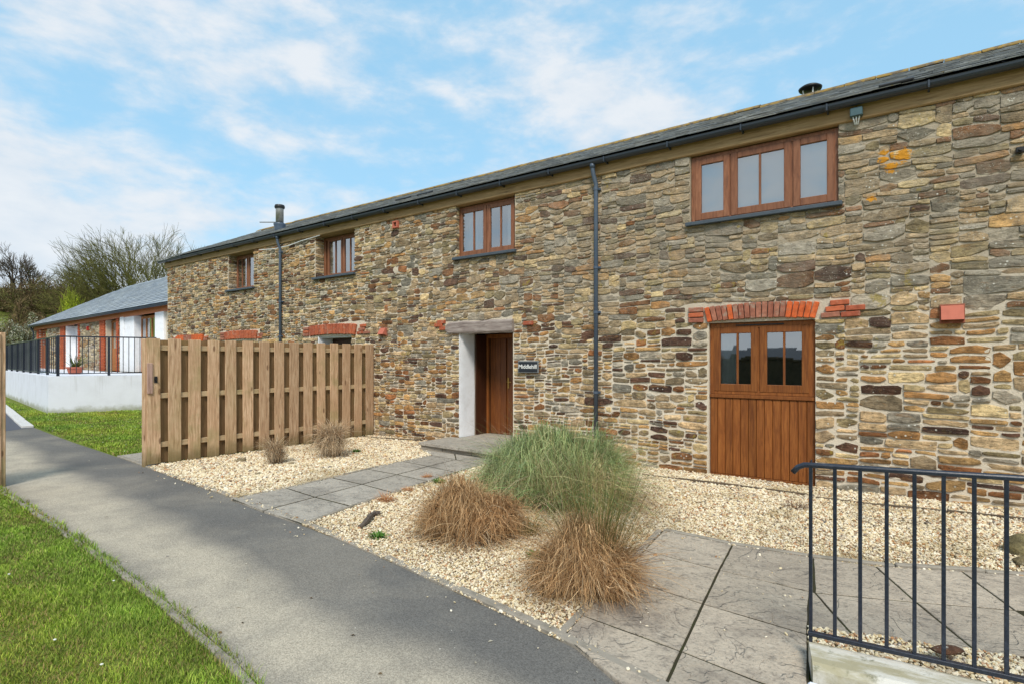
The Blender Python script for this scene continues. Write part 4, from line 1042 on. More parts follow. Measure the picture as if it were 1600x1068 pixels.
# ------------------------------------------------------------------ tall fence beside the path
def hit_miss_fence(label, y0, y1, first_front, n, name='wooden_fence'):
    t = thing(name, label, 'fence', (FX, y0, 0))
    H_ = 1.93
    pitch = (y1 - y0 - .16) / (n - 1)
    fr = MB(); fr.box(0, .022, -.093, .093, 0, H_ - .03, .004); fr = fr.mesh('board')
    rr = MB(); rr.box(0, .020, -.098, .098, 0, H_ - .045, .004); rr = rr.mesh('board')
    for i in range(n):
        y = y0 + .085 + pitch * i
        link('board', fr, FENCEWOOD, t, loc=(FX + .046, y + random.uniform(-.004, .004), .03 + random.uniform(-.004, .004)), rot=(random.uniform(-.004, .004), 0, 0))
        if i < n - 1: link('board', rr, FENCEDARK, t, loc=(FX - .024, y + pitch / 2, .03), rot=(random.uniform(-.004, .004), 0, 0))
    for z in (.31, 1.06, 1.79):
        b = MB(); b.box(FX - .002, FX + .044, y0 + .02, y1, z - .04, z + .04, .004); b.build('rail', RAILWOOD, t)
    return t
ft = hit_miss_fence('tall hit-and-miss softwood board fence running from the path to the barn wall', 3.62, 7.90, True, 15)
b = MB(); b.box(FX - .05, FX + .055, 7.895, 7.945, 0, 1.92, .006); b.build('post', FENCEWOOD, ft)
b = MB(); b.box(FX - .045, FX + .045, 3.575, 3.62, -.02, 1.925, .006); b.build('post', FENCEWOOD, ft)
b = MB(); b.box(FX + .070, FX + .090, 3.60, 3.675, 1.10, 1.56, .005); b.build('latch_board', make_wood('pinkish_wood', srgb(168, 136, 122), srgb(186, 156, 142), srgb(130, 100, 90), rough=.85, var=0), ft)
b = MB(); b.box(FX + .069, FX + .078, 3.70, 3.745, 1.26, 1.36, .003); b.tube([(FX + .078, 3.72, 1.31), (FX + .11, 3.72, 1.31)], .012, 8); b.build('latch', COWL, ft)
f2 = hit_miss_fence('matching wooden fence end on the lawn side of the path at the left edge', -1.6, 1.94, True, 12)
b = MB(); b.box(FX - .045, FX + .05, 1.945, 2.0, -.02, 1.95, .006); b.build('post', FENCEWOOD, f2)

# ------------------------------------------------------------------ near railing on its white kerb
tilt = .03 / .77
RLx0 = -.455
def zt_(x, z0): return z0 + (x - RLx0) * tilt
t = thing('metal_railing', 'dark navy metal railing with thin upright bars on the white kerb at lower right', 'railing', (RLx0, KY, .12))
b = MB(); b.tube([(RLx0 - .085, KY, 1.005), (RLx0 - .06, KY, 1.035), (RLx0 - .03, KY, 1.05), (RLx0, KY, 1.052), (3.2, KY, zt_(3.2, 1.052))], .0145, 10)
b.build('handrail', RAILPAINT, t, smooth=True)
bot = MB()
M_ = Matrix.Translation((RLx0, KY, .172)) @ Matrix.Rotation(-math.atan(tilt), 4, 'Y')
bot.box(-.012, 3.65, -.016, .016, -.011, .011, .003, M=M_); bot.build('bottom_rail', RAILPAINT, t)
xb = RLx0; k = 0
while xb < 3.1:
    w_ = .0085 if k else .0085
    b = MB(); b.box(xb - w_, xb + w_, KY - w_, KY + w_, zt_(xb, .165) if k else .03, zt_(xb, 1.045), .002); b.build('bar', RAILPAINT, t)
    xb += .1105; k += 1
kb = thing('white_kerb', 'low white painted concrete kerb with green staining under the navy railing', 'kerb', (1, 3.1, 0))
b = MB(); n = 20
vs = []
pr = [(KY + .02, -.06), (KY + .02, .118), (KY - .015, .128), (KY - .20, .122), (KY - .235, .10), (KY - .25, -.06)]
for i in range(n + 1):
    x = -.465 + i * .2; s_ = tilt * (x + .465)
    for (y, z) in pr:
        vs.append((x + ((KY - y) * .22 if i == 0 else 0), y + .006 * mnoise.noise(Vector((x * 3, y * 9, z))), z + (s_ if z > 0 else 0) + .006 * mnoise.noise(Vector((x * 5, y * 5, 2)))))
b.add(vs, [(i * 6 + j, (i + 1) * 6 + j, (i + 1) * 6 + j + 1, i * 6 + j + 1) for i in range(n) for j in range(5)] + [tuple(range(6))])
b.build('coping', WHITEKERB, kb)
b = MB(); b.box(-.43, 3.5, KY - .42, KY - .262, -.06, .055, .01); b.box(-.36, 3.5, KY - .75, KY - .425, -.06, .03, .01); b.build('lower_step', RENDER, kb)

# ------------------------------------------------------------------ white retaining wall, deck and its railing
DZ = 1.125
c1 = G(75.5, 645.5); c2 = G(229, 640); c2 = (c1[0] + (c2[0] - c1[0]) * 1.12, c1[1] + (c2[1] - c1[1]) * 1.12)
c0 = at(6, HY, 25.5); c0 = (c0.x, c0.y); ext = (c1[0] + (c0[0] - c1[0]) * 2.0, c1[1] + (c0[1] - c1[1]) * 2.0)
rw = thing('retaining_wall', 'long smooth white rendered terrace wall behind the strip of lawn', 'wall', (c1[0], c1[1], 0))
back = (ext[0] + .6, ext[1] + 8)
b = MB(); b.prism([c1, c2, (-19.3, WALLY + .5), (-20.2, 8.8), (-30, 9.3), back, ext], -.05, DZ); b.build('rendered_face', STAINED, rw)
tr_ = thing('terrace_railing', 'dark metal railing with square posts around the white walled terrace', 'railing', (c1[0], c1[1], DZ))
RT = .0
def rail_run(a, b_, n_posts, nb, top, dec=0.0, last=True, slats=False):
    A, B = Vector((a[0], a[1], 0)), Vector((b_[0], b_[1], 0)); d = (B - A); ln = d.length; ang = math.atan2(d.y, d.x)
    m_ = MB(); m_.box(0, ln, -.02, .02, -.02, .02, .004); m_.build('top_rail', RAILPAINT, tr_, loc=(A.x, A.y, top), rot=(0, 0, ang))
    m_ = MB(); m_.box(0, ln, -.015, .015, -.012, .012, .003); m_.build('bottom_rail', RAILPAINT, tr_, loc=(A.x, A.y, DZ + .08), rot=(0, 0, ang))
    pm = MB(); pm.box(-.035, .035, -.035, .035, 0, top - DZ, .006); pm = pm.mesh('post')
    bm_ = MB(); bm_.box(-.010, .010, -.010, .010, 0, top - DZ - .09, .002); bm_ = bm_.mesh('bar')
    for i in range(n_posts if last else n_posts - 1):
        p = A + d * i / (n_posts - 1); link('post', pm, RAILPAINT, tr_, loc=(p.x, p.y, DZ - .01), rot=(0, 0, ang))
    for i in range(1, nb):
        if slats: continue
        p = A + d * i / nb; link('bar', bm_, RAILPAINT, tr_, loc=(p.x, p.y, DZ + .08), rot=(0, 0, ang))
rc = (c1[0] + .05, c1[1] + .22); r2 = (c2[0] - .08, c2[1] - .0); r0 = (ext[0], ext[1] + .14)
rail_run(rc, r2, 3, 17, DZ + 1.20); rail_run(rc, r0, 14, 66, DZ + 1.20)
# terrace boards: dark slatted screen behind the long side of the railing
sc_ = thing('slatted_screen', 'dark weathered timber screen standing along the left side of the terrace behind the railing', 'screen', (r0[0], r0[1] + .4, DZ))
sA = Vector((c1[0] - 5.2, c1[1] + 1.05, 0)); sB = Vector((ext[0], ext[1] + .7, 0)); dd_ = sB - sA; ang = math.atan2(dd_.y, dd_.x); nn = 46
sb = MB(); sb.box(0, dd_.length / nn - .02, -.012, .012, 0, 1.22, .004); sb = sb.mesh('screen_board')
SCRW = make_wood('dark_weathered_board', srgb(78, 84, 88), srgb(112, 112, 110), srgb(46, 50, 54), rough=.85, var=.2, spec=.2)
for i in range(nn):
    p = sA + dd_ * i / nn; link('screen_board', sb, SCRW, sc_, loc=(p.x, p.y, DZ), rot=(0, 0, ang))

# ------------------------------------------------------------------ single-storey range to the left
PH = -math.radians(3.6); LP = Vector((-24.3, 9.5, 0)); LT = Vector((math.cos(PH), math.sin(PH), 0))   # local +x
low = thing('low_cottage', 'low single-storey cottage range with slate roof, brick piers and orange eaves board beyond the fence', 'cottage', tuple(LP), PH)
def LX(px, yl=0.0):                                     # pixel column -> local x on plane local y = yl
    r_ = ratio(px); ox, oy = LP.x - math.sin(PH) * yl, LP.y + math.cos(PH) * yl
    s_ = (ox - r_ * oy) / (r_ * LT.y - LT.x); return s_
LXA, LXB = LX(57), 4.9
EVZ = 3.62; lh = {}
lh['d1'] = (LX(61), LX(73.5)); lh['d2'] = (LX(103.5), LX(123)); lh['d3'] = (LX(166), LX(183)); lh['d4'] = (LX(210), LX(245)); 
m = MB()
edges = sorted([LXA, LXB] + [v for h in lh.values() for v in h])
solid = [(LXA, lh['d1'][0]), (lh['d1'][1], lh['d2'][0]), (lh['d2'][1], lh['d3'][0]), (lh['d3'][1], lh['d4'][0]), (lh['d4'][1], LXB)]
for a, c_ in solid: m.box(a, c_, .0, .35, DZ - .2, EVZ)
m.box(LXA, LXB, 5.2, 5.4, DZ - .6, EVZ); m.box(LXA, LXA + .3, .36, 5.19, DZ - .6, EVZ); 
m.build('wall', MORTAR, low, local=True)
m = MB(); m.box(LXA + .3, LXB, 1.6, 1.65, DZ, EVZ); m.build('interior', DARKROOM, low, local=True)
m = MB(); m.box(LXA - .1, LXB, -.10, .0, EVZ - .20, EVZ + .04, .01); m.box(LXA, LXB, .0, .36, EVZ, EVZ + .06); m.build('eaves_board', ORANGEWOOD, low, local=True)
# stone facing
LS = []
PALL = [srgb(176, 166, 140), srgb(160, 150, 126), srgb(190, 178, 150), srgb(150, 122, 86), srgb(130, 110, 88), srgb(168, 160, 148)]
for a, c_ in ((lh['d1'][1] + .1, lh['d2'][0] - .2), (lh['d2'][1] + .1, lh['d3'][0] - .3), (lh['d3'][1] + .1, LX(191))):
    if c_ - a < .2: continue
    for (u, v, w_, h_) in pack(a, c_, DZ, EVZ - .2, lambda x, z: False, lambda x, z: 1.5, None, None, cu=.06, cv=.035):
        vs_, fs_ = stone_shape(w_, h_, .012, RS.uniform(.02, .04)); c0_ = RS.choice(PALL); k_ = RS.uniform(.85, 1.15)
        LS.append(([(u + w_ / 2 + q[0], -q[2], v + h_ / 2 + q[1]) for q in vs_], fs_, tuple(x * k_ for x in c0_[:3]) + (1,)))
b = MB()
for V, fs_, c_ in LS: b.add(V, fs_, c_)
stuff(b.build('rubble_masonry', STONE, low, smooth=True, cols=True, local=True))
# brick piers, one brick-sized course at a time
def pier(xa, xb):
    z = DZ; k = 0; w_ = xb - xa
    while z < EVZ - .22:
        me = MB(); me.box(-w_ / 2, w_ / 2, 0, .2, 0, .068, .006)
        o = me.build('brick', BRICKCLEAN, low, local=True, loc=((xa + xb) / 2 + (.02 if k % 2 else -.02), -.06, z)); z += .078; k += 1
pier(LX(95.5), LX(102.5)); pier(LX(157.5), LX(165)); pier(LX(183.5), LX(187)); pier(LX(123.3), LX(125.5)); pier(LX(59), LX(61))
# white pillars and jambs
b = MB(); b.box(LX(191.5), LX(196.5), -.10, .42, DZ, EVZ - .18, .01); b.box(LX(196.6), LX(211), -.04, .42, DZ, EVZ - .18, .01); b.build('white_pillar', WHITEWASH, low, local=True)
b = MB(); b.box(LX(245.5), LX(259), -.08, .42, DZ, EVZ - .18, .01); b.build('white_pillar', WHITEWASH, low, local=True)
b = MB(); b.box(lh['d2'][0] + .01, lh['d2'][0] + .06, -.02, .5, DZ, EVZ - .2, .01); b.box(LX(103.5), LX(117), .36, .4, DZ, EVZ - .2, .01); b.build('white_pillar', WHITEWASH, low, local=True)
def ldoor(xa, xb, y, glass, name, mt, bars=2, zt_=EVZ - .22, label=None):
    b = MB(); b.box(xa, xa + .09, y, y + .07, DZ, zt_, .006); b.box(xb - .09, xb, y, y + .07, DZ, zt_, .006); b.box(xa + .09, xb - .09, y + .002, y + .07, zt_ - .1, zt_, .006); b.box(xa + .09, xb - .09, y + .002, y + .07, DZ, DZ + .22, .006)
    if glass < 1: b.box(xa + .09, xb - .09, y + .01, y + .06, DZ + .2, DZ + (zt_ - DZ) * (1 - glass), .006)
    n_ = bars
    for k in range(1, n_): q = xa + (xb - xa) * k / n_; b.box(q - .03, q + .03, y + .004, y + .06, DZ + .2, zt_ - .1, .004)
    if glass < 1: q = DZ + (zt_ - DZ) * .82; b.box(xa + .09, xb - .09, y + .006, y + .055, q - .02, q + .02, .004)
    d = b.build(name, mt, low, local=True)
    p = MB(); p.add([(xa + .09, y + .032, DZ + .2), (xb - .09, y + .032, DZ + .2), (xb - .09, y + .032, zt_ - .1), (xa + .09, y + .032, zt_ - .1)], [(0, 1, 2, 3)]); p.build('pane', GLASS, d, local=True)
    return d
HARD = make_wood('golden_hardwood', srgb(166, 104, 56), srgb(182, 122, 70), srgb(120, 70, 36), rough=.5, var=.05)
d = ldoor(lh['d4'][0], lh['d4'][1], .22, 1, 'french_door', HARD, 4)
for a in (.22, .47, .70): 
    c_ = MB(); w_ = lh['d4'][1] - lh['d4'][0]; xx = lh['d4'][0] + w_ * a; c_.box(xx, xx + .16, .42, .44, DZ, EVZ - .3); c_.build('curtain', CURTAIN, d, local=True)
ldoor(lh['d3'][0], lh['d3'][1], .20, .55, 'stable_door', HARD, 2)
b = MB(); b.box(LX(116.5), lh['d2'][1], .35, .40, DZ, EVZ - .22, .01); b.build('dark_door', simple('maroon_door', srgb(60, 20, 24), .5), low, local=True)
ldoor(lh['d1'][0], lh['d1'][1], .1, .4, 'end_door', ORANGEWOOD, 1)
b = MB(); b.add([(0, -.1, 0), (.13, -.1, .09), (.13, -.1, -.11), (0, .0, 0), (.13, 0, .09), (.13, 0, -.11)], [(0, 2, 1), (3, 4, 5), (0, 1, 4, 3), (1, 2, 5, 4), (2, 0, 3, 5)])
b.build('alarm_box', simple('red_plastic', srgb(170, 50, 40), .5), low, local=True, loc=(LX(139), -.02, EYE + .0 + 1.55))
b = MB(); b.lathe([(.10, 0), (.11, .05), (.02, .06)], n=10); b.build('wall_lamp', GUTTER, low, local=True, loc=(LX(92.5), -.15, 2.0))
# gutter and downpipe
b = MB(); b.tube([(LXA - .35, -.30, EVZ + .02), (LXB, -.30, EVZ + .02)], .06, 8); b.build('gutter', GUTTER, low, local=True, smooth=True)
b = MB(); b.tube([(LXA - .1, -.26, EVZ), (LXA - .1, -.12, EVZ - .35), (LXA - .1, -.12, DZ)], .045, 8); b.build('downpipe', GUTTER, low, local=True, smooth=True)
# roof plane with the ridge read off the photograph
RPI = math.radians(33); e0 = Vector((0, -.36, EVZ + .05))
nrm_l = Vector((0, -math.sin(RPI), math.cos(RPI)))
Rm = Matrix.Rotation(PH, 3, 'Z')
nrm = Rm @ nrm_l; pw = LP + Rm @ e0
def roofhit(px, py):
    r_ = ray(px, py); o = Vector((0, 0, EYE)); t_ = (pw - o).dot(nrm) / r_.dot(nrm); return Rm.inverted() @ (o + r_ * t_ - LP)
rp = [roofhit(*p) for p in ((163, 462), (207, 445.5), (262, 433.5))]
print('low roof', [tuple(round(c_, 2) for c_ in p) for p in rp], LXA)
ymax = rp[2].y
rr = [Vector((LXA - .4, -.36, EVZ + .05)), Vector((LXB, -.36, EVZ + .05)), Vector((LXB, ymax, EVZ + .05 + (ymax + .36) * math.tan(RPI))), rp[2], rp[1], rp[0]]
b = MB(); P = [tuple(q - nrm_l * .03) for q in rr]; b.add(P, [tuple(range(6))])
bk = ymax * 2 + .5
Q = [tuple(rr[i]) for i in (5, 4, 3, 2)] + [(LXB, bk, EVZ), (LXA - .4, bk, EVZ), tuple(rr[0])]
b.add(Q, [tuple(range(7))])
lroof = b.build('roof', simple('roof_underlay_pale', srgb(70, 76, 82), .9), low, local=True)
poly2 = [(q.x, q.y) for q in rr]
def inpoly(x, y, P):
    c_ = False; n_ = len(P); j = n_ - 1
    for i in range(n_):
        if (P[i][1] > y) != (P[j][1] > y) and x < (P[j][0] - P[i][0]) * (y - P[i][1]) / (P[j][1] - P[i][1]) + P[i][0]: c_ = not c_
        j = i
    return c_
usl = Vector((0, math.cos(RPI), math.sin(RPI))); b = MB(); s_ = 0; r = 0
SLP = make_slate('pale_roof_slate')
while s_ * math.cos(RPI) - .36 < ymax:
    x = LXA - .5 + (.15 if r % 2 else 0)
    while x < LXB:
        w_ = .30; o = e0 + usl * s_; 
        if inpoly(x + w_ / 2, o.y + .12, poly2):
            g_ = random.uniform(.8, 1.25); c_ = random.choice((srgb(134, 142, 150), srgb(120, 128, 138), srgb(146, 152, 156)))
            P, fs_ = slate_verts((x, o.y, o.z), ux, usl, nrm_l, w_ - .012, .36, .010, .024); b.add(P, fs_, tuple(q * g_ for q in c_[:3]) + (1,))
        x += w_
    s_ += .22; r += 1
stuff(b.build('slate_courses', SLP, lroof, cols=True, local=True))

# ------------------------------------------------------------------ pot plant on the terrace
pp = at(117, 583, 19.6); 
POTK = .62
t = thing('flower_pot', 'wide terracotta pot with a spiky green plant on the terrace behind the railing', 'potted plant', (pp.x, pp.y, DZ))
b = MB(); b.lathe([(.24, 0), (.30, .05), (.36, .30), (.40, .32), (.40, .40), (.35, .40), (.33, .34)], n=24); b.build('pot', TERRACOTTA, t, local=True, smooth=False)
def blades(n, spread, L0, L1, a0, a1, bend, w_, cols, seg=6, seed=1, root=.05, wind=(0, 0), curl=.6, base_dark=True, tipc=None, hole=0.0):
    """fountain of arching grass blades round the origin -> V, F, C arrays"""
    R = np.random.RandomState(seed); V = []; C_ = []
    phi = R.uniform(0, 2 * np.pi, n); rad = root * np.sqrt(R.uniform(0, 1, n)); L_ = R.uniform(L0, L1, n)
    tilt = np.radians(R.uniform(a0[0], a0[1], n)); end = tilt + np.radians(R.uniform(bend[0], bend[1], n))
    az2 = phi + R.normal(0, .35, n); ax = np.stack([rad * np.cos(phi), rad * np.sin(phi), np.zeros(n)], 1)
    tw = R.normal(0, curl, n); t = np.linspace(0, 1, seg + 1); pts = np.zeros((seg + 1, n, 3)); pts[0] = ax; dirs = []
    for i in range(seg + 1):
        th = tilt + (end - tilt) * (t[i] ** 1.15); a_ = az2 + tw * t[i] + R.normal(0, .05, n)
        d = np.stack([np.sin(th) * np.cos(a_) + wind[0] * t[i], np.sin(th) * np.sin(a_) + wind[1] * t[i], np.cos(th)], 1); dirs.append(d)
        if i < seg: pts[i + 1] = pts[i] + d * (L_ / seg)[:, None]
    ground = .012 + R.uniform(0, .03, n); 
    pts[:, :, 2] = np.maximum(pts[:, :, 2], ground[None, :] * np.minimum(1, t * 4)[:, None])
    side = np.stack([-np.sin(az2), np.cos(az2), np.zeros(n)], 1); k = R.normal(0, .5, n); side[:, 2] = k; side /= np.linalg.norm(side, axis=1)[:, None]
    wv = w_ * R.uniform(.6, 1.3, n); allv = []; allc = []
    cols = np.array([c_[:3] for c_ in cols]); ci = cols[R.randint(0, len(cols), n)] * R.uniform(.75, 1.25, (n, 1))
    for i in range(seg + 1):
        ww = wv * (1 - .9 * t[i] ** 2) * .5
        allv.append(pts[i] - side * ww[:, None]); allv.append(pts[i] + side * ww[:, None])
        cc = ci.copy()
        if tipc is not None: cc = cc * (1 - .75 * t[i] ** 1.5) + np.array(tipc[:3]) * .75 * t[i] ** 1.5
        allc += [cc, cc]
    V = np.stack(allv, 1).reshape(-1, 3); C_ = np.stack(allc, 1).reshape(-1, 3); C_ = np.hstack([np.clip(C_, 0, 1), np.ones((len(C_), 1))])
    st = (seg + 1) * 2; base = np.arange(n)[:, None] * st
    Fq = np.concatenate([base + np.array([2 * i, 2 * i + 1, 2 * i + 3, 2 * i + 2]) for i in range(seg)], 0)
    return V, Fq, C_
def merge(parts):
    V = []; F_ = []; C_ = []; o = 0
    for v, f, c_ in parts: V.append(v); F_.append(f + o); C_.append(c_); o += len(v)
    return np.concatenate(V), np.concatenate(F_), np.concatenate(C_)
V, Fq, C_ = blades(46, 0, .45, .85, (5, 45), None, (10, 60), .05, [srgb(92, 110, 54), srgb(130, 130, 70), srgb(150, 110, 70), srgb(70, 90, 48)], seg=5, seed=5, root=.14)
link('leaves', fastmesh('leaves', V * 1.15 + np.array([0, 0, .36]), Fq, LEAF, C_), None, t, True); t.scale = (POTK,) * 3

# ------------------------------------------------------------------ ornamental grasses in the gravel
BR = [srgb(200, 164, 118), srgb(176, 136, 92), srgb(222, 192, 150), srgb(140, 102, 66), srgb(190, 148, 104), srgb(100, 70, 46)]
PALE = [srgb(196, 172, 140), srgb(170, 144, 114), srgb(210, 190, 160), srgb(136, 108, 84), srgb(184, 156, 128)]
GR = [srgb(132, 170, 104), srgb(112, 156, 104), srgb(156, 184, 120), srgb(92, 126, 70), srgb(172, 184, 122), srgb(204, 194, 142)]
RD = [srgb(96, 104, 58), srgb(120, 118, 66), srgb(148, 128, 84), srgb(80, 92, 48)]
def clump(label, gp, parts, cat='grass clump', mats=DRYBLADE, rz=0, sxy=(1, 1), group='ornamental grass clumps in the gravel bed'):
    t = thing('grass_clump', label, cat, (gp[0], gp[1], 0.0), group=group)
    for nm, V, Fq, C_ in parts:
        V = V * np.array([sxy[0], sxy[1], 1.0]); link(nm, fastmesh(nm, V, Fq, mats, C_), None, t, True)
    return t
gC = G(733, 836); gD = G(872, 782); gE = G(917, 926); gA = G(430, 725); gB = G(519, 714)
def off(q, dx, dy, dz=0): v, f, c_ = q; return v + np.array([dx, dy, dz]), f, c_
def mound(n, R_, H_, L0, L1, w_, cols, seed, tipc=None, lay=(1, .35), lean=(0, 0), seg=7):
    """shaggy mop: blades rise, arch over and hang down the outside of a dome of radius R_ and height H_"""
    R = np.random.RandomState(seed); nc = 26; ck = R.randint(0, nc, n); ca = R.uniform(0, 2 * np.pi, nc); ch_ = R.uniform(.72, 1.18, nc); cr = R.uniform(.72, 1.32, nc); cc_ = R.uniform(.72, 1.25, nc); cs_ = R.normal(0, .5, nc)
    phi = ca[ck] + R.normal(0, .24, n); q = R.uniform(0.05, 1, n) ** .7
    rr_ = R_ * q * R.uniform(.75, 1.12, n) * cr[ck] * (1 + .13 * np.sin(3 * phi + seed)); hh = H_ * ch_[ck] * R.uniform(.72, 1.08, n) * (1 - .35 * (q ** 2))
    peak = R.uniform(.35, .8, n); tail = np.where(R.uniform(0, 1, n) < .6, R.uniform(0.0, .35, n), R.uniform(.3, .95, n))
    t = np.linspace(0, 1, seg + 1); sw = R.normal(0, .38, n) + cs_[ck]; allv = []; allc = []; wv = w_ * R.uniform(.6, 1.35, n); kx, ky = R.normal(0, 1, (2, n)) * .045; kf = R.uniform(2, 6, n)
    cols = np.array([c_[:3] for c_ in cols]); ci = cols[R.randint(0, len(cols), n)] * R.uniform(.7, 1.25, (n, 1))
    clumpn = np.array([mnoise.noise(Vector((math.cos(a) * 2.2 + seed, math.sin(a) * 2.2, b_ * 3))) for a, b_ in zip(phi, q)]); ci = ci * ((1 + .4 * clumpn) * cc_[ck])[:, None]
    root = .34 * R_ * np.sqrt(R.uniform(0, 1, n)); ph2 = phi + sw * .6
    sidek = R.normal(0, .5, n)
    for i, tt in enumerate(t):
        r_ = root + (rr_ - root) * (tt ** .85); a_ = phi + sw * tt + .07 * np.sin(tt * 5 + phi * 9)
        up_ = np.where(tt < peak, np.sin(np.clip(tt / peak, 0, 1) * np.pi / 2), 1 - (1 - tail) * np.clip((tt - peak) / (1 - peak), 0, 1) ** 1.7)
        z = hh * up_ + .01 * R.normal(0, 1, n) * tt
        P = np.stack([r_ * np.cos(a_) + lean[0] * z + kx * np.sin(kf * tt), r_ * np.sin(a_) + lean[1] * z + ky * np.sin(kf * tt + 1) - ky * .84, np.maximum(z, .012 * (tt > 0))], 1)
        sd = np.stack([-np.sin(a_), np.cos(a_), sidek], 1); sd /= np.linalg.norm(sd, axis=1)[:, None]; ww = wv * (1 - .88 * tt ** 2) * .5
        allv += [P - sd * ww[:, None], P + sd * ww[:, None]]
        cc = ci * (.35 + .65 * min(1, tt * 1.5))  # inner shade of the clump put into the blade colour, darkest at the root
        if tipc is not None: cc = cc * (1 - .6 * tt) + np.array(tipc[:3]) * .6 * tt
        allc += [cc, cc]
    V = np.stack(allv, 1).reshape(-1, 3); C_ = np.stack(allc, 1).reshape(-1, 3); C_ = np.hstack([np.clip(C_, 0, 1), np.ones((len(C_), 1))])
    st = (seg + 1) * 2; base = np.arange(n)[:, None] * st
    Fq = np.concatenate([base + np.array([2 * i, 2 * i + 1, 2 * i + 3, 2 * i + 2]) for i in range(seg)], 0); return V, Fq, C_
wc = (CS, SN)                                          # world direction that is screen right
T1, T2 = srgb(214, 176, 130), srgb(204, 160, 114)
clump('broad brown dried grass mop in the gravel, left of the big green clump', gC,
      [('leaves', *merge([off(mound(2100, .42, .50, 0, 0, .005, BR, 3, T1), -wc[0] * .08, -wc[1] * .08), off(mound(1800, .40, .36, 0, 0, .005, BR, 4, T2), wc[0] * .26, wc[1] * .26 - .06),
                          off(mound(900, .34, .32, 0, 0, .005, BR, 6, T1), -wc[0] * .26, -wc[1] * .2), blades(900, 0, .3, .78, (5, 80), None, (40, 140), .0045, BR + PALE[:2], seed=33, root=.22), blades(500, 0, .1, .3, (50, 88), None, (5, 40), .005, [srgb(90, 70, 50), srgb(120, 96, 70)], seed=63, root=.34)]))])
SG = srgb(204, 198, 146)
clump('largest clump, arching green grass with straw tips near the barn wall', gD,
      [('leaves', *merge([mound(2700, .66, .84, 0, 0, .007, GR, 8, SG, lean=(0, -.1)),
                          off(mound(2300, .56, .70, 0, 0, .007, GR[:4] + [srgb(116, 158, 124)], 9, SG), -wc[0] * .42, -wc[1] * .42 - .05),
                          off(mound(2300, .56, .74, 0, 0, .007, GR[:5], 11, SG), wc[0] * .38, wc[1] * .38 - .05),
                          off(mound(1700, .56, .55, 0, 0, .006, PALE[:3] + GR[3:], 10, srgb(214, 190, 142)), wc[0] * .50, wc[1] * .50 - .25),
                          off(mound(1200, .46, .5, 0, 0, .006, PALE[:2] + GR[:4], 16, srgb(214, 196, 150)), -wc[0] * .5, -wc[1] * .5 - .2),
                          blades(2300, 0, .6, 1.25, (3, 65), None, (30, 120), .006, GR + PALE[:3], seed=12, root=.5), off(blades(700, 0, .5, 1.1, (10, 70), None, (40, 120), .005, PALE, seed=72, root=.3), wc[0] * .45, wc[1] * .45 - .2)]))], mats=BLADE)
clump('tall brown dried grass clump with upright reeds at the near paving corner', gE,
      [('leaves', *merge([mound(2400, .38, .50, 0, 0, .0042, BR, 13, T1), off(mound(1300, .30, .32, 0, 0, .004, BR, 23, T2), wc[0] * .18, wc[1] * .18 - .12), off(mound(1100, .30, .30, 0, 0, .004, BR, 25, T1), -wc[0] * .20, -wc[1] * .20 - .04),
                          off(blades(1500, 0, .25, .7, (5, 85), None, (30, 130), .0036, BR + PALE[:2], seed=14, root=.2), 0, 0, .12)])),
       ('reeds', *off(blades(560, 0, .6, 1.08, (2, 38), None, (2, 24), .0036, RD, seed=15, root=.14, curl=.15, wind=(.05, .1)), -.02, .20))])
clump('small wispy dry grass tuft in front of the tall fence, left of its larger neighbour', gA,
      [('leaves', *merge([mound(800, .18, .34, 0, 0, .005, PALE + BR[3:5], 17, PALE[2]), off(blades(260, 0, .2, .38, (4, 60), None, (20, 120), .0045, PALE, seed=18, root=.09), 0, 0, .2)]))])
clump('pale straw-coloured rounded grass tuft near the right half of the tall fence', gB,
      [('leaves', *merge([mound(1700, .33, .48, 0, 0, .006, PALE + BR[2:3], 19, PALE[2]), off(blades(480, 0, .25, .46, (4, 65), None, (20, 120), .005, PALE, seed=20, root=.16), 0, 0, .34)]))])
clump('small olive green tuft between the two brown grass clumps', G(829, 836), [('leaves', *merge([blades(240, 0, .16, .34, (4, 60), None, (20, 90), .004, RD + BR[:1], seed=21, root=.08)]))])
clump('low dark brown tuft in the gravel below the stable door', G(1243, 795), [('leaves', *blades(160, 0, .08, .17, (10, 75), None, (10, 60), .004, [srgb(96, 70, 56), srgb(120, 92, 72)], seed=22, root=.09))])
OR_ = [srgb(188, 132, 88), srgb(168, 108, 68), srgb(204, 158, 112)]
for (px, py, sz, lb) in ((604, 783, 1.0, 'small orange dry tuft beside the door path, nearer the driftwood'), (637, 768, .6, 'tiny orange dry tuft at the path edge behind the other orange tuft'), (668, 747, .6, 'faint dry sprig at the path edge nearest the green clump')):
    clump(lb, G(px, py), [('leaves', *blades(200, 0, .07 * sz, .17 * sz, (5, 75), None, (10, 60), .004, OR_, seed=int(px), root=.07 * sz))])
GW = [srgb(70, 110, 40), srgb(90, 130, 50)]
for k, (px, py, lb) in enumerate(((590, 842, 'flat green weed in the gravel below the driftwood'), (557, 707, 'small green weed beside the barn wall end of the fence'), (838, 872, 'green weed at the foot of the broad brown grass mop'), (686, 755, 'little green weed on the right edge of the door path'))):
    V, Fq, C_ = blades(60, 0, .04, .09, (20, 85), None, (5, 40), .016, GW, seg=3, seed=30 + k, root=.05)
    t = thing('weed', lb, 'weed', (*G(px, py), .012), group='weeds in the gravel'); link('leaves', fastmesh('leaves', V, Fq, LEAF, C_), None, t, True)

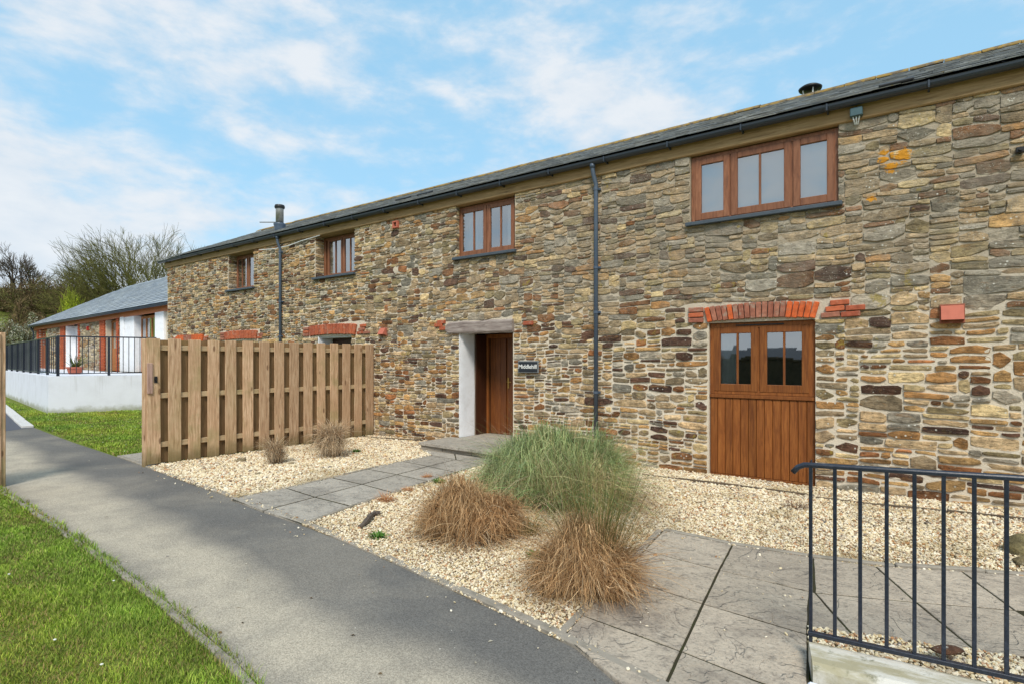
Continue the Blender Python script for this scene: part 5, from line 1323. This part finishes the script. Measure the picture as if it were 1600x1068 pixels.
# driftwood, loose stones ------------------------------------------------
p0, p1 = G(563, 828), G(594, 801)
b = MB(); pts = []
for i in range(9):
    q = i / 8; pts.append((p0[0] + (p1[0] - p0[0]) * q + .012 * math.sin(q * 7), p0[1] + (p1[1] - p0[1]) * q + .01 * math.cos(q * 5), .035 + .02 * math.sin(q * 4)))
b.tube(pts, [.012, .026, .03, .024, .03, .022, .028, .018, .008], 7)
b.tube([pts[1], (pts[1][0] - .02, pts[1][1] - .06, .03)], [.018, .006], 6); b.tube([pts[6], (pts[6][0] + .08, pts[6][1] + .03, .05)], [.016, .006], 6)
tag(b.build('driftwood', make_wood('dark_driftwood', srgb(84, 74, 66), srgb(110, 98, 88), srgb(52, 44, 40), rough=.9, var=0)), 'gnarled dark piece of driftwood lying on the gravel', 'driftwood')
def rock(gp, r_, sq, seed, label, col=None, z=.0):
    R = random.Random(seed); vs = []; nlat, nlon = 7, 10
    for i in range(nlat + 1):
        th_ = math.pi * i / nlat
        for j in range(nlon):
            ph_ = 2 * math.pi * j / nlon; d = Vector((math.sin(th_) * math.cos(ph_), math.sin(th_) * math.sin(ph_), math.cos(th_)))
            k_ = 1 + .28 * mnoise.noise(d * 1.4 + Vector((seed, 0, 0))) + .08 * mnoise.noise(d * 4 + Vector((seed, 0, 0))); vs.append((d.x * r_ * k_ * sq[0], d.y * r_ * k_ * sq[1], d.z * r_ * k_ * sq[2]))
    b = MB(); b.add(vs, [(i * nlon + j, i * nlon + (j + 1) % nlon, (i + 1) * nlon + (j + 1) % nlon, (i + 1) * nlon + j)[::-1] for i in range(nlat) for j in range(nlon)], col or srgb(150, 138, 112))
    o = b.build('rock', STONE, smooth=True, cols=True, loc=(gp[0], gp[1], r_ * sq[2] * .45 + z), rot=(0, 0, seed)); tag(o, label, 'rock')
rock(G(377, 721), .075, (1.3, .9, .7), 2, 'rounded tan stone on the gravel beside the tall fence')
rock(G(404, 742), .05, (1.2, .9, .6), 3, 'small flat stone in front of the smaller dry tuft')
rock(G(456, 725), .055, (1.3, .9, .5), 4, 'brownish stone between the two dry grass tufts by the fence')
rock(G(1612, 868), .15, (1.3, .9, .75), 6, 'large olive boulder at the right edge beyond the railing', srgb(124, 116, 84))
rock(G(1622, 884), .12, (1.5, .8, .5), 7, 'flatter rock leaning below the olive boulder', srgb(110, 100, 74))
rock(G(1289, 816), .055, (1.5, 1, .22), 8, 'dark slate chip on the gravel right of the railing end post', srgb(92, 94, 104))
rock(G(1147, 829), .045, (1.5, 1, .22), 9, 'small dark slate chip on the gravel left of the railing', srgb(96, 96, 100))
rock(G(1480, 1047), .05, (1.6, .8, .4), 10, 'brown stone lying behind the white kerb under the railing', srgb(90, 66, 52), .1)

# ------------------------------------------------------------------ gravel pebbles (geometry nodes on scattered points)
def pts_in(poly, dens, rs, far=None):
    P = np.array(poly); x0, y0 = P.min(0); x1, y1 = P.max(0); n = int((x1 - x0) * (y1 - y0) * dens); q = rs.uniform((x0, y0), (x1, y1), (n, 2))
    x, y = q[:, 0], q[:, 1]; ins = np.zeros(n, bool); j = len(P) - 1
    for i in range(len(P)):
        xi, yi = P[i]; xj, yj = P[j]
        with np.errstate(divide='ignore', invalid='ignore'):
            c_ = ((yi > y) != (yj > y)) & (x < (xj - xi) * (y - yi) / (yj - yi + 1e-12) + xi)
        ins ^= c_; j = i
    q = q[ins]; d = np.hypot(q[:, 0], q[:, 1])
    if far: keep = rs.uniform(0, 1, len(q)) < np.clip((far / d) ** 1.3, 0.22, 1); q = q[keep]
    return q
def in_view(q, m0=.40):
    d = -q[:, 0] * SN + q[:, 1] * CS; l = q[:, 0] * CS + q[:, 1] * SN
    return q[(d > .6) & (np.abs(l) < d * (CX / F + m0) + .4)]
RSN = np.random.RandomState(3)
def gravel(name, poly, dens, z, size, far):
    q = in_view(pts_in(poly, dens, RSN, far)); n = len(q)
    zz = z + RSN.uniform(-.004, .010, n) + .008 * np.array([mnoise.noise(Vector((a * 2, b_ * 2, 0))) for a, b_ in q])
    d = np.hypot(q[:, 0], q[:, 1]); sc = np.clip(d / 5.0, 1, 1.75) * size * RSN.lognormal(0, .28, n)
    me = bpy.data.meshes.new(name); me.vertices.add(n); me.vertices.foreach_set('co', np.column_stack([q, zz]).astype(np.float32).ravel())
    a = me.attributes.new('psize', 'FLOAT', 'POINT'); a.data.foreach_set('value', sc.astype(np.float32))
    o = link(name, me, PEBBLE); stuff(o)
    g_ = bpy.data.node_groups.new(name + '_nodes', 'GeometryNodeTree'); g_.interface.new_socket('Geometry', in_out='INPUT', socket_type='NodeSocketGeometry'); g_.interface.new_socket('Geometry', in_out='OUTPUT', socket_type='NodeSocketGeometry')
    N = g_.nodes.new; gi, go = N('NodeGroupInput'), N('NodeGroupOutput'); ip = N('GeometryNodeInstanceOnPoints'); ico = N('GeometryNodeMeshIcoSphere'); ico.inputs['Radius'].default_value = 1.0; ico.inputs['Subdivisions'].default_value = 1
    rv = N('FunctionNodeRandomValue'); rv.data_type = 'FLOAT_VECTOR'; rv.inputs[0].default_value = (0, 0, 0); rv.inputs[1].default_value = (.9, .9, 6.283)
    rs_ = N('FunctionNodeRandomValue'); rs_.data_type = 'FLOAT_VECTOR'; rs_.inputs[0].default_value = (.75, .55, .35); rs_.inputs[1].default_value = (1.35, 1.0, .65); rs_.inputs['Seed'].default_value = 5
    na = N('GeometryNodeInputNamedAttribute'); na.data_type = 'FLOAT'; na.inputs[0].default_value = 'psize'
    vm = N('ShaderNodeVectorMath'); vm.operation = 'SCALE'; sm = N('GeometryNodeSetMaterial'); sm.inputs['Material'].default_value = PEBBLE
    K = g_.links.new; K(gi.outputs[0], ip.inputs['Points']); K(ico.outputs['Mesh'], sm.inputs[0]); K(sm.outputs[0], ip.inputs['Instance']); K(rv.outputs[0], ip.inputs['Rotation']); K(rs_.outputs[0], vm.inputs[0]); K(na.outputs[0], vm.inputs[3]); K(vm.outputs[0], ip.inputs['Scale']); K(ip.outputs[0], go.inputs[0])
    md = o.modifiers.new('pebbles', 'NODES'); md.node_group = g_; print(name, n)
gravel('gravel', bedL, 4800, .010, .0095, 5.5)
gravel('gravel', bedR, 7500, .010, .0090, 3.8)
gravel('gravel', bedK, 6000, .03, .0105, 6)

gravel('stray_pebbles', [nearTL, nearL, Z7((170, 915)), Z7((700, 845)), topedge[2]], 22, .026, .008, 9)
gravel('stray_pebbles', offset_line(EDGE_R[18:-8], -.02) + offset_line(EDGE_R[18:-8], -.22)[::-1], 26, .006, .007, 9)
gravel('stray_pebbles', offset_line(EDGE_R[18:-8], .07) + offset_line(EDGE_R[18:-8], -.01)[::-1], 420, .026, .007, 9)
# ------------------------------------------------------------------ lawns
lawn_near = EDGE_L[5:] + [(-1.0, -.5), (-12, -.5), (-12, 1.2)] 
lawn_near = offset_line(EDGE_L[6:], -.05) + [(-1.4, .3), (-9, .0), (-9.4, 2.0)]
lawn_far = [G(182, 712), G(228, 706), (FX - .05, 7.9), (-19, 7.9), c2, c1, c0, G(6, 616)] + [G(10, 634), G(52, 665)] + EDGE_R[3:12:2]
lawn_far = [G(56, 665)] + [G(10, 631)] + [(c0[0] - 3, c0[1] - .25), (c1[0], c1[1] - .03), (c2[0] + .03, c2[1] - .03), (-18.6, 7.9), (FX - .1, 7.9), G(262, 722), G(228, 706), G(182, 711), G(110, 686)]
def lawn(name, poly, dens, h0, h1, w_, far, seed, z=0.0, cols=None):
    q = in_view(pts_in(poly, dens, np.random.RandomState(seed), far)); R = np.random.RandomState(seed + 1); n = len(q)
    pn = np.array([mnoise.noise(Vector((a * 1.6, b_ * 1.6, 0))) + .5 * mnoise.noise(Vector((a * 5, b_ * 5, 4))) for a, b_ in q])
    d = np.hypot(q[:, 0], q[:, 1]); k = np.clip(d / 4.0, 1, 2.2)
    H_ = R.uniform(h0, h1, n) * (1 + .75 * pn) * np.where(R.uniform(0, 1, n) < .03, 1.6, 1); W_ = w_ * k * R.uniform(.7, 1.3, n); a_ = R.uniform(0, 2 * np.pi, n); ln = R.uniform(.15, 1.2, n) * H_; b_ = a_ + R.normal(0, .5, n)
    sd = np.stack([-np.sin(a_), np.cos(a_), np.zeros(n)], 1) * (W_ / 2)[:, None]; B0 = np.column_stack([q, np.full(n, z)])
    mid = B0 + np.column_stack([np.cos(b_) * ln * .35, np.sin(b_) * ln * .35, H_ * .6]); tip = B0 + np.column_stack([np.cos(b_) * ln, np.sin(b_) * ln, H_])
    V = np.stack([B0 - sd, B0 + sd, mid + sd * .8, mid - sd * .8, tip + sd * .12, tip - sd * .12], 1).reshape(-1, 3)
    cl = np.array([c_[:3] for c_ in cols]); ci = cl[R.randint(0, len(cl), n)] * R.uniform(.7, 1.3, (n, 1)); dry = (R.uniform(0, 1, n) < np.clip(.10 - .42 * pn, 0.03, .55)); ci[dry] = np.array(srgb(166, 152, 96)[:3]) * R.uniform(.7, 1.1, (dry.sum(), 1))
    pb = np.array([mnoise.noise(Vector((a * .7 + 9, b_ * .7, 0))) for a, b_ in q]); ci = ci * (1 + .3 * pn)[:, None] * (1 + np.stack([.45 * pb, .18 * pb, .1 * pb], 1))
    C_ = np.repeat(np.hstack([np.clip(ci, 0, 1), np.ones((n, 1))]), 6, 0); base = np.arange(n)[:, None] * 6
    Fq = np.concatenate([base + np.array([0, 1, 2, 3]), base + np.array([3, 2, 4, 5])], 0)
    stuff(link(name, fastmesh(name, V, Fq, BLADE, C_), None)); print(name, n)
GC = [srgb(128, 156, 52), srgb(146, 172, 62), srgb(104, 130, 44), srgb(166, 184, 80), srgb(138, 156, 66)]
lawn('lawn_grass', lawn_near, 16000, .014, .034, .0042, 4.2, 41, -.012, GC)
lawn('lawn_grass', lawn_far, 3600, .02, .05, .008, 11, 43, -.012, GC)
# ragged grass creeping over the edging
strip = offset_line(EDGE_L[8:], -.10); s2 = offset_line(EDGE_L[8:], .02)
s2 = [(a + .03 * mnoise.noise(Vector((a * 3, b_ * 3, 1))) , b_ + .05 * mnoise.noise(Vector((a * 4, b_ * 4, 7)))) for a, b_ in s2]
lawn('edge_grass', strip + s2[::-1], 5200, .02, .055, .004, 4.2, 45, .0, GC + [srgb(150, 140, 80)])
# daisies / petals
b = MB(); dq = np.concatenate([in_view(pts_in(lawn_near, 1.2, np.random.RandomState(5))), in_view(pts_in(lawn_far, 2.2, np.random.RandomState(6)))])
for x, y in dq: b.lathe([(.006, .035), (.009, .04), (.003, .043)], x, y, 6, srgb(235, 235, 225))
stuff(b.build('daisies', DRYBLADE, cols=True))
# leaf litter on the path
b = MB(); R = random.Random(9)
for k in range(70):
    px, py = R.uniform(40, 950), R.uniform(700, 1068); x, y = G(px, py)
    if not inpoly(x, y, path_poly): continue
    a = R.uniform(0, 6.28); s_ = R.uniform(.006, .02); c_ = R.choice((srgb(196, 188, 170), srgb(120, 100, 70), srgb(80, 64, 44), srgb(170, 160, 150)))
    b.add([(x + s_ * math.cos(a), y + s_ * math.sin(a), .004), (x - s_ * .5 * math.sin(a), y + s_ * .5 * math.cos(a), .009), (x - s_ * math.cos(a), y - s_ * math.sin(a), .004), (x + s_ * .5 * math.sin(a), y - s_ * .5 * math.cos(a), .007)], [(0, 1, 2, 3)], c_)
stuff(b.build('leaf_litter', DRYBLADE, cols=True))

# ------------------------------------------------------------------ trees on the slope behind the cottage
def tree(name, label, base, H_, spread, lean, seed, depth=6, trunk=.28, cols=None, fork=3, up_=.35, cat='tree', twigs=1.0, minr=.010, group=None, fan=0):
    R = random.Random(seed); b = MB(); cols = cols or [srgb(84, 76, 58), srgb(104, 96, 70)]
    tk = MB()
    def grow(p, d, ln, r, lv):
        n = 3 if lv < 4 else 2; pts = [p]; rads = [r]; q = p; dd = d.copy()
        for i in range(n):
            dd = (dd + Vector((R.gauss(0, .16), R.gauss(0, .16), R.gauss(0, .10) + (.07 * up_ if lv < 5 else .10)))).normalized(); q = q + dd * ln / n; pts.append(q); rads.append(max(minr * .6, r * (1 - .38 * (i + 1) / n)))
        c_ = R.choice(cols); k = R.uniform(.75, 1.2); (tk if lv == 0 else b).tube(pts, rads, 7 if lv < 2 else (4 if lv < 4 else 3), tuple(x * k for x in c_[:3]) + (1,), caps=False)
        if lv >= depth: return
        nb = (fork if lv < 2 else 2) + (1 if R.random() < .42 * twigs else 0)
        for k in range(nb):
            t_ = R.uniform(.35, 1.0) if k else 1.0; i = min(n - 1, int(t_ * n)); pp_ = pts[i].lerp(pts[i + 1], t_ * n - i if t_ < 1 else 1.0)
            a = R.uniform(0, 6.283); w1 = dd.orthogonal().normalized(); w2 = dd.cross(w1); sp = R.uniform(.35, 1.0) * spread
            nd = (dd + (w1 * math.cos(a) + w2 * math.sin(a)) * sp + Vector((lean[0], lean[1], 0)) * .14 + Vector((0, 0, .10 * up_))).normalized()
            grow(pp_, nd, ln * R.uniform(.66, .9), max(minr, r * R.uniform(.48, .64)), lv + 1)
    if fan:
        b0 = Vector((0, 0, 0)); tk.tube([(0, 0, -.4), (0, 0, .9), (0, 0, 1.5)], [trunk * 1.5, trunk * 1.2, trunk * .8], 8, (.12, .11, .07, 1), caps=False)
        for k in range(fan):
            a = math.radians(-66 + 104 * (k + R.uniform(-.3, .3)) / (fan - 1)); sd_ = Vector((CS, SN, 0)) * math.sin(a)
            grow(Vector((0, 0, R.uniform(.5, 1.3))), (sd_ + Vector((0, 0, math.cos(a))) + Vector((SN, -CS, 0)) * R.uniform(-.35, .35)).normalized(), H_ * R.uniform(.26, .36), trunk * R.uniform(.4, .62), 2)
    else: grow(Vector((0, 0, -.3)), Vector((lean[0] * .3, lean[1] * .3, 1)).normalized(), H_ * .24, trunk, 0)
    zs = max(v[2] for v in b.v); k = H_ / zs; 
    t = thing(name, label, cat, base, group=group)
    tk.v = [(x * k, y * k, z * k) for x, y, z in tk.v]; b.v = [(x * k, y * k, z * k) for x, y, z in b.v]
    tk.build('trunk', BARK, t, cols=True, local=True, smooth=True); b.build('crown', BARK, t, cols=True, local=True, smooth=True)
    return t, len(b.f)
OLV = [srgb(88, 90, 46), srgb(104, 102, 56), srgb(72, 66, 46), srgb(112, 112, 62)]
GRY = [srgb(88, 80, 70), srgb(70, 64, 58), srgb(104, 94, 82)]
def base_at(px, d): p = at(px, HY, d); return (p.x, p.y, gh(p.x, p.y))
def top_h(px, d, py): p = at(px, py, d); return p.z - gh(p.x, p.y)
def addtree(px, d, py, *a, **k):
    bs = base_at(px, d); return tree(a[0], a[1], bs, top_h(px, d, py), *a[2:], **k)
nf = 0
L_ = (-CS, -SN)
for args, kw in (((200, 52, 350, 'bare_tree', 'wide bare wind-swept tree with olive branches rising above the cottage roof', .80, (L_[0] * 2.2, L_[1] * 2.2), 5), dict(depth=8, trunk=.36, cols=OLV, fork=4, minr=.017, fan=19)),
                 ((256, 50, 348, 'bare_tree', 'bare olive tree standing closest to the barn end', .62, (0, 0), 12), dict(depth=8, trunk=.26, cols=OLV, minr=.015, fan=7)),
                 ((232, 54, 358, 'bare_tree', 'bare tree between the wind-swept tree and the one by the barn', .66, (L_[0] * .5, 0), 14), dict(depth=8, trunk=.26, cols=OLV, minr=.015, fan=7)),
                 ((14, 56, 376, 'bare_tree', 'dark grey bare tree at the far left edge', .58, (0, 0), 21), dict(depth=7, trunk=.26, cols=GRY, minr=.012)),
                 ((52, 60, 404, 'bare_tree', 'smaller grey bare tree between the left edge tree and the wind-swept tree', .6, (0, 0), 24), dict(depth=6, trunk=.2, cols=GRY, minr=.013)),
                 ((-30, 58, 385, 'bare_tree', 'grey bare tree mostly cut off by the left edge of the picture', .6, (0, 0), 27), dict(depth=6, trunk=.2, cols=GRY, minr=.013)),
                 ((118, 58, 398, 'bare_tree', 'thin bare tree behind the green gorse bush', .66, (L_[0], L_[1]), 31), dict(depth=6, trunk=.18, cols=OLV + GRY, minr=.012))):
    nf += addtree(*args, **kw)[1]
SCR = [srgb(108, 90, 66), srgb(126, 104, 78), srgb(90, 80, 56), srgb(112, 104, 66), srgb(78, 70, 50)]
def leafmass(rx, ry, rz, n, sz, cols, seed, hollow=.55, up=0.0, lumps=2.2):
    R = np.random.RandomState(seed); d = R.normal(0, 1, (n, 3)); d /= np.linalg.norm(d, axis=1)[:, None]; d[:, 2] = np.abs(d[:, 2]) * 1.0 - .15
    k = np.array([1 + .55 * mnoise.noise(Vector(tuple(x * lumps + seed)) ) for x in d]); r_ = (hollow + (1 - hollow) * R.uniform(0, 1, n) ** .6) * k
    P = d * r_[:, None] * np.array([rx, ry, rz]); P[:, 2] = np.maximum(P[:, 2] + rz * .12, .05)
    a = R.normal(0, 1, (n, 3)); a /= np.linalg.norm(a, axis=1)[:, None]; b_ = np.cross(a, R.normal(0, 1, (n, 3))); b_ /= np.linalg.norm(b_, axis=1)[:, None]
    s_ = sz * R.uniform(.5, 1.4, n)[:, None]; V = np.stack([P - a * s_, P + b_ * s_ * .45, P + a * s_, P - b_ * s_ * .45], 1).reshape(-1, 3)
    cl = np.array([c_[:3] for c_ in cols]); ci = cl[R.randint(0, len(cl), n)] * R.uniform(.6, 1.3, (n, 1)); cn = np.array([mnoise.noise(Vector(tuple(x * 3.1 + seed * 2))) for x in d]); ci *= (1 + .5 * cn)[:, None]
    C_ = np.repeat(np.hstack([np.clip(ci, 0, 1), np.ones((n, 1))]), 4, 0); return V, np.arange(n * 4).reshape(n, 4), C_
def bush(name, label, px, d, py, rx, cols, seed, n=9000, sz=.09, twig=None, cat='bush', group=None, ry=None, hollow=.5):
    bs = base_at(px, d); hgt = top_h(px, d, py); t = thing(name, label, cat, bs, group=group)
    V, Fq, C_ = leafmass(rx, ry or rx * .7, hgt * .88, n, sz, cols, seed, hollow=hollow); link('foliage', fastmesh('foliage', V, Fq, LEAF, C_), None, t, True)
    R = random.Random(seed); b = MB()
    for k in range(130):
        a = R.uniform(0, 6.28); q = R.uniform(0, .8) * rx; x, y = q * math.cos(a), q * math.sin(a) * .7; h_ = hgt * (1 - (q / rx) ** 2 * .6) * R.uniform(.75, 1.12)
        c_ = R.choice(twig or SCR); pts = [(x * .5, y * .5, 0), (x * .8, y * .8, h_ * .5), (x + R.gauss(0, .15), y + R.gauss(0, .15), h_ * .85), (x * 1.08 + R.gauss(0, .3), y + R.gauss(0, .3), h_)]
        b.tube(pts, [.05, .03, .018, .008], 3, c_, caps=False)
    b.build('branches', BARK, t, cols=True, local=True)
BRN = [srgb(112, 96, 62), srgb(92, 82, 50), srgb(130, 110, 78), srgb(84, 84, 46), srgb(102, 78, 58)]
bush('scrub_bush', 'brown leafless scrub at the far left below the grey trees', 12, 54, 440, 3.4, BRN, 51, sz=.07, group='brown scrub behind the cottage')
bush('scrub_bush', 'tall brown scrub mound between the left trees and the gorse', 62, 56, 432, 3.6, BRN, 52, sz=.07, group='brown scrub behind the cottage')
bush('scrub_bush', 'brown scrub mound directly behind the green gorse bush', 112, 57, 430, 3.6, BRN, 53, sz=.07, group='brown scrub behind the cottage')
bush('scrub_bush', 'brown and olive scrub under the wind-swept tree', 160, 56, 440, 3.4, BRN[:4], 54, sz=.07, group='brown scrub behind the cottage')
bush('scrub_bush', 'dark scrub low behind the cottage ridge', 200, 55, 446, 3.0, BRN[:4], 55, sz=.07, group='brown scrub behind the cottage')
bush('scrub_bush', 'low brown bramble beside the green field patch', 48, 47, 486, 2.4, BRN, 56, sz=.06, group='brown scrub behind the cottage')
bush('gorse_bush', 'bright yellow-green gorse bush behind the cottage roof', 112, 46, 453, 1.45, [srgb(176, 192, 34), srgb(150, 172, 34), srgb(200, 208, 60), srgb(110, 130, 30)], 57, sz=.06, n=12000, hollow=.2, twig=[srgb(130, 140, 50)])
bush('gorse_bush', 'small yellow-green sapling in the scrub right of the field patch', 31, 45, 468, .5, [srgb(140, 140, 40), srgb(120, 120, 50)], 58, sz=.05, n=900, hollow=.2)
WHT = [srgb(140, 142, 112), srgb(170, 170, 146), srgb(112, 118, 80), srgb(200, 198, 180), srgb(96, 104, 62)]
bush('blossom_hedge', 'pale whitish flowering hedge mound at the left edge behind the terrace', 22, 40, 500, 2.5, WHT, 59, sz=.05, n=14000)
bush('blossom_hedge', 'pale whitish hedge mound next to the cottage end', 58, 43, 492, 1.8, WHT, 60, sz=.05, n=9000)
bush('blossom_hedge', 'grey-green hedge mound cut off by the left picture edge', -22, 40, 498, 2.2, WHT, 61, sz=.05, n=6000)
print('tree faces', nf)
# ------------------------------------------------------------------ neighbouring barn behind the photographer (seen in the glass), and an unseen wall added to darken the reflections
gw = thing('reflection_wall', 'unseen rubble wall added behind the camera to darken the window reflections', 'garden wall', (-2, -9, 0))
GWM = simple('dark_rubble', srgb(84, 76, 62), .95, 0, .1, .7, 4, .8, dcol=srgb(44, 42, 34))
b = MB(); b.box(-34, 16, -9.4, -9.0, -.1, 1.62, .02); b.build('masonry', GWM, gw)
for k in range(60):
    b = MB(); b.box(-.4, .4, -.24, .24, 0, random.uniform(.10, .26), .03); b.build('coping_stone', GWM, gw, loc=(-33.6 + k * .84, -9.2, 1.61), rot=(0, random.uniform(-.03, .03), 0))
nb_ = thing('opposite_barn', 'dark slate-roofed outbuilding reflected in the window glass', 'outbuilding', (2, -70, 0))
b = MB(); b.box(-85, 22, -78, -70, -.1, 1.9); b.build('wall', MORTAR, nb_)
b = MB(); b.add([(-85.4, -69.6, 1.8), (22.4, -69.6, 1.8), (22.4, -74, 3.5), (-85.4, -74, 3.5), (-85.4, -78.4, 1.8), (22.4, -78.4, 1.8)], [(0, 1, 2, 3), (3, 2, 5, 4), (0, 3, 4), (1, 5, 2)]); b.build('roof', simple('dark_slate', srgb(60, 64, 70), .6), nb_)
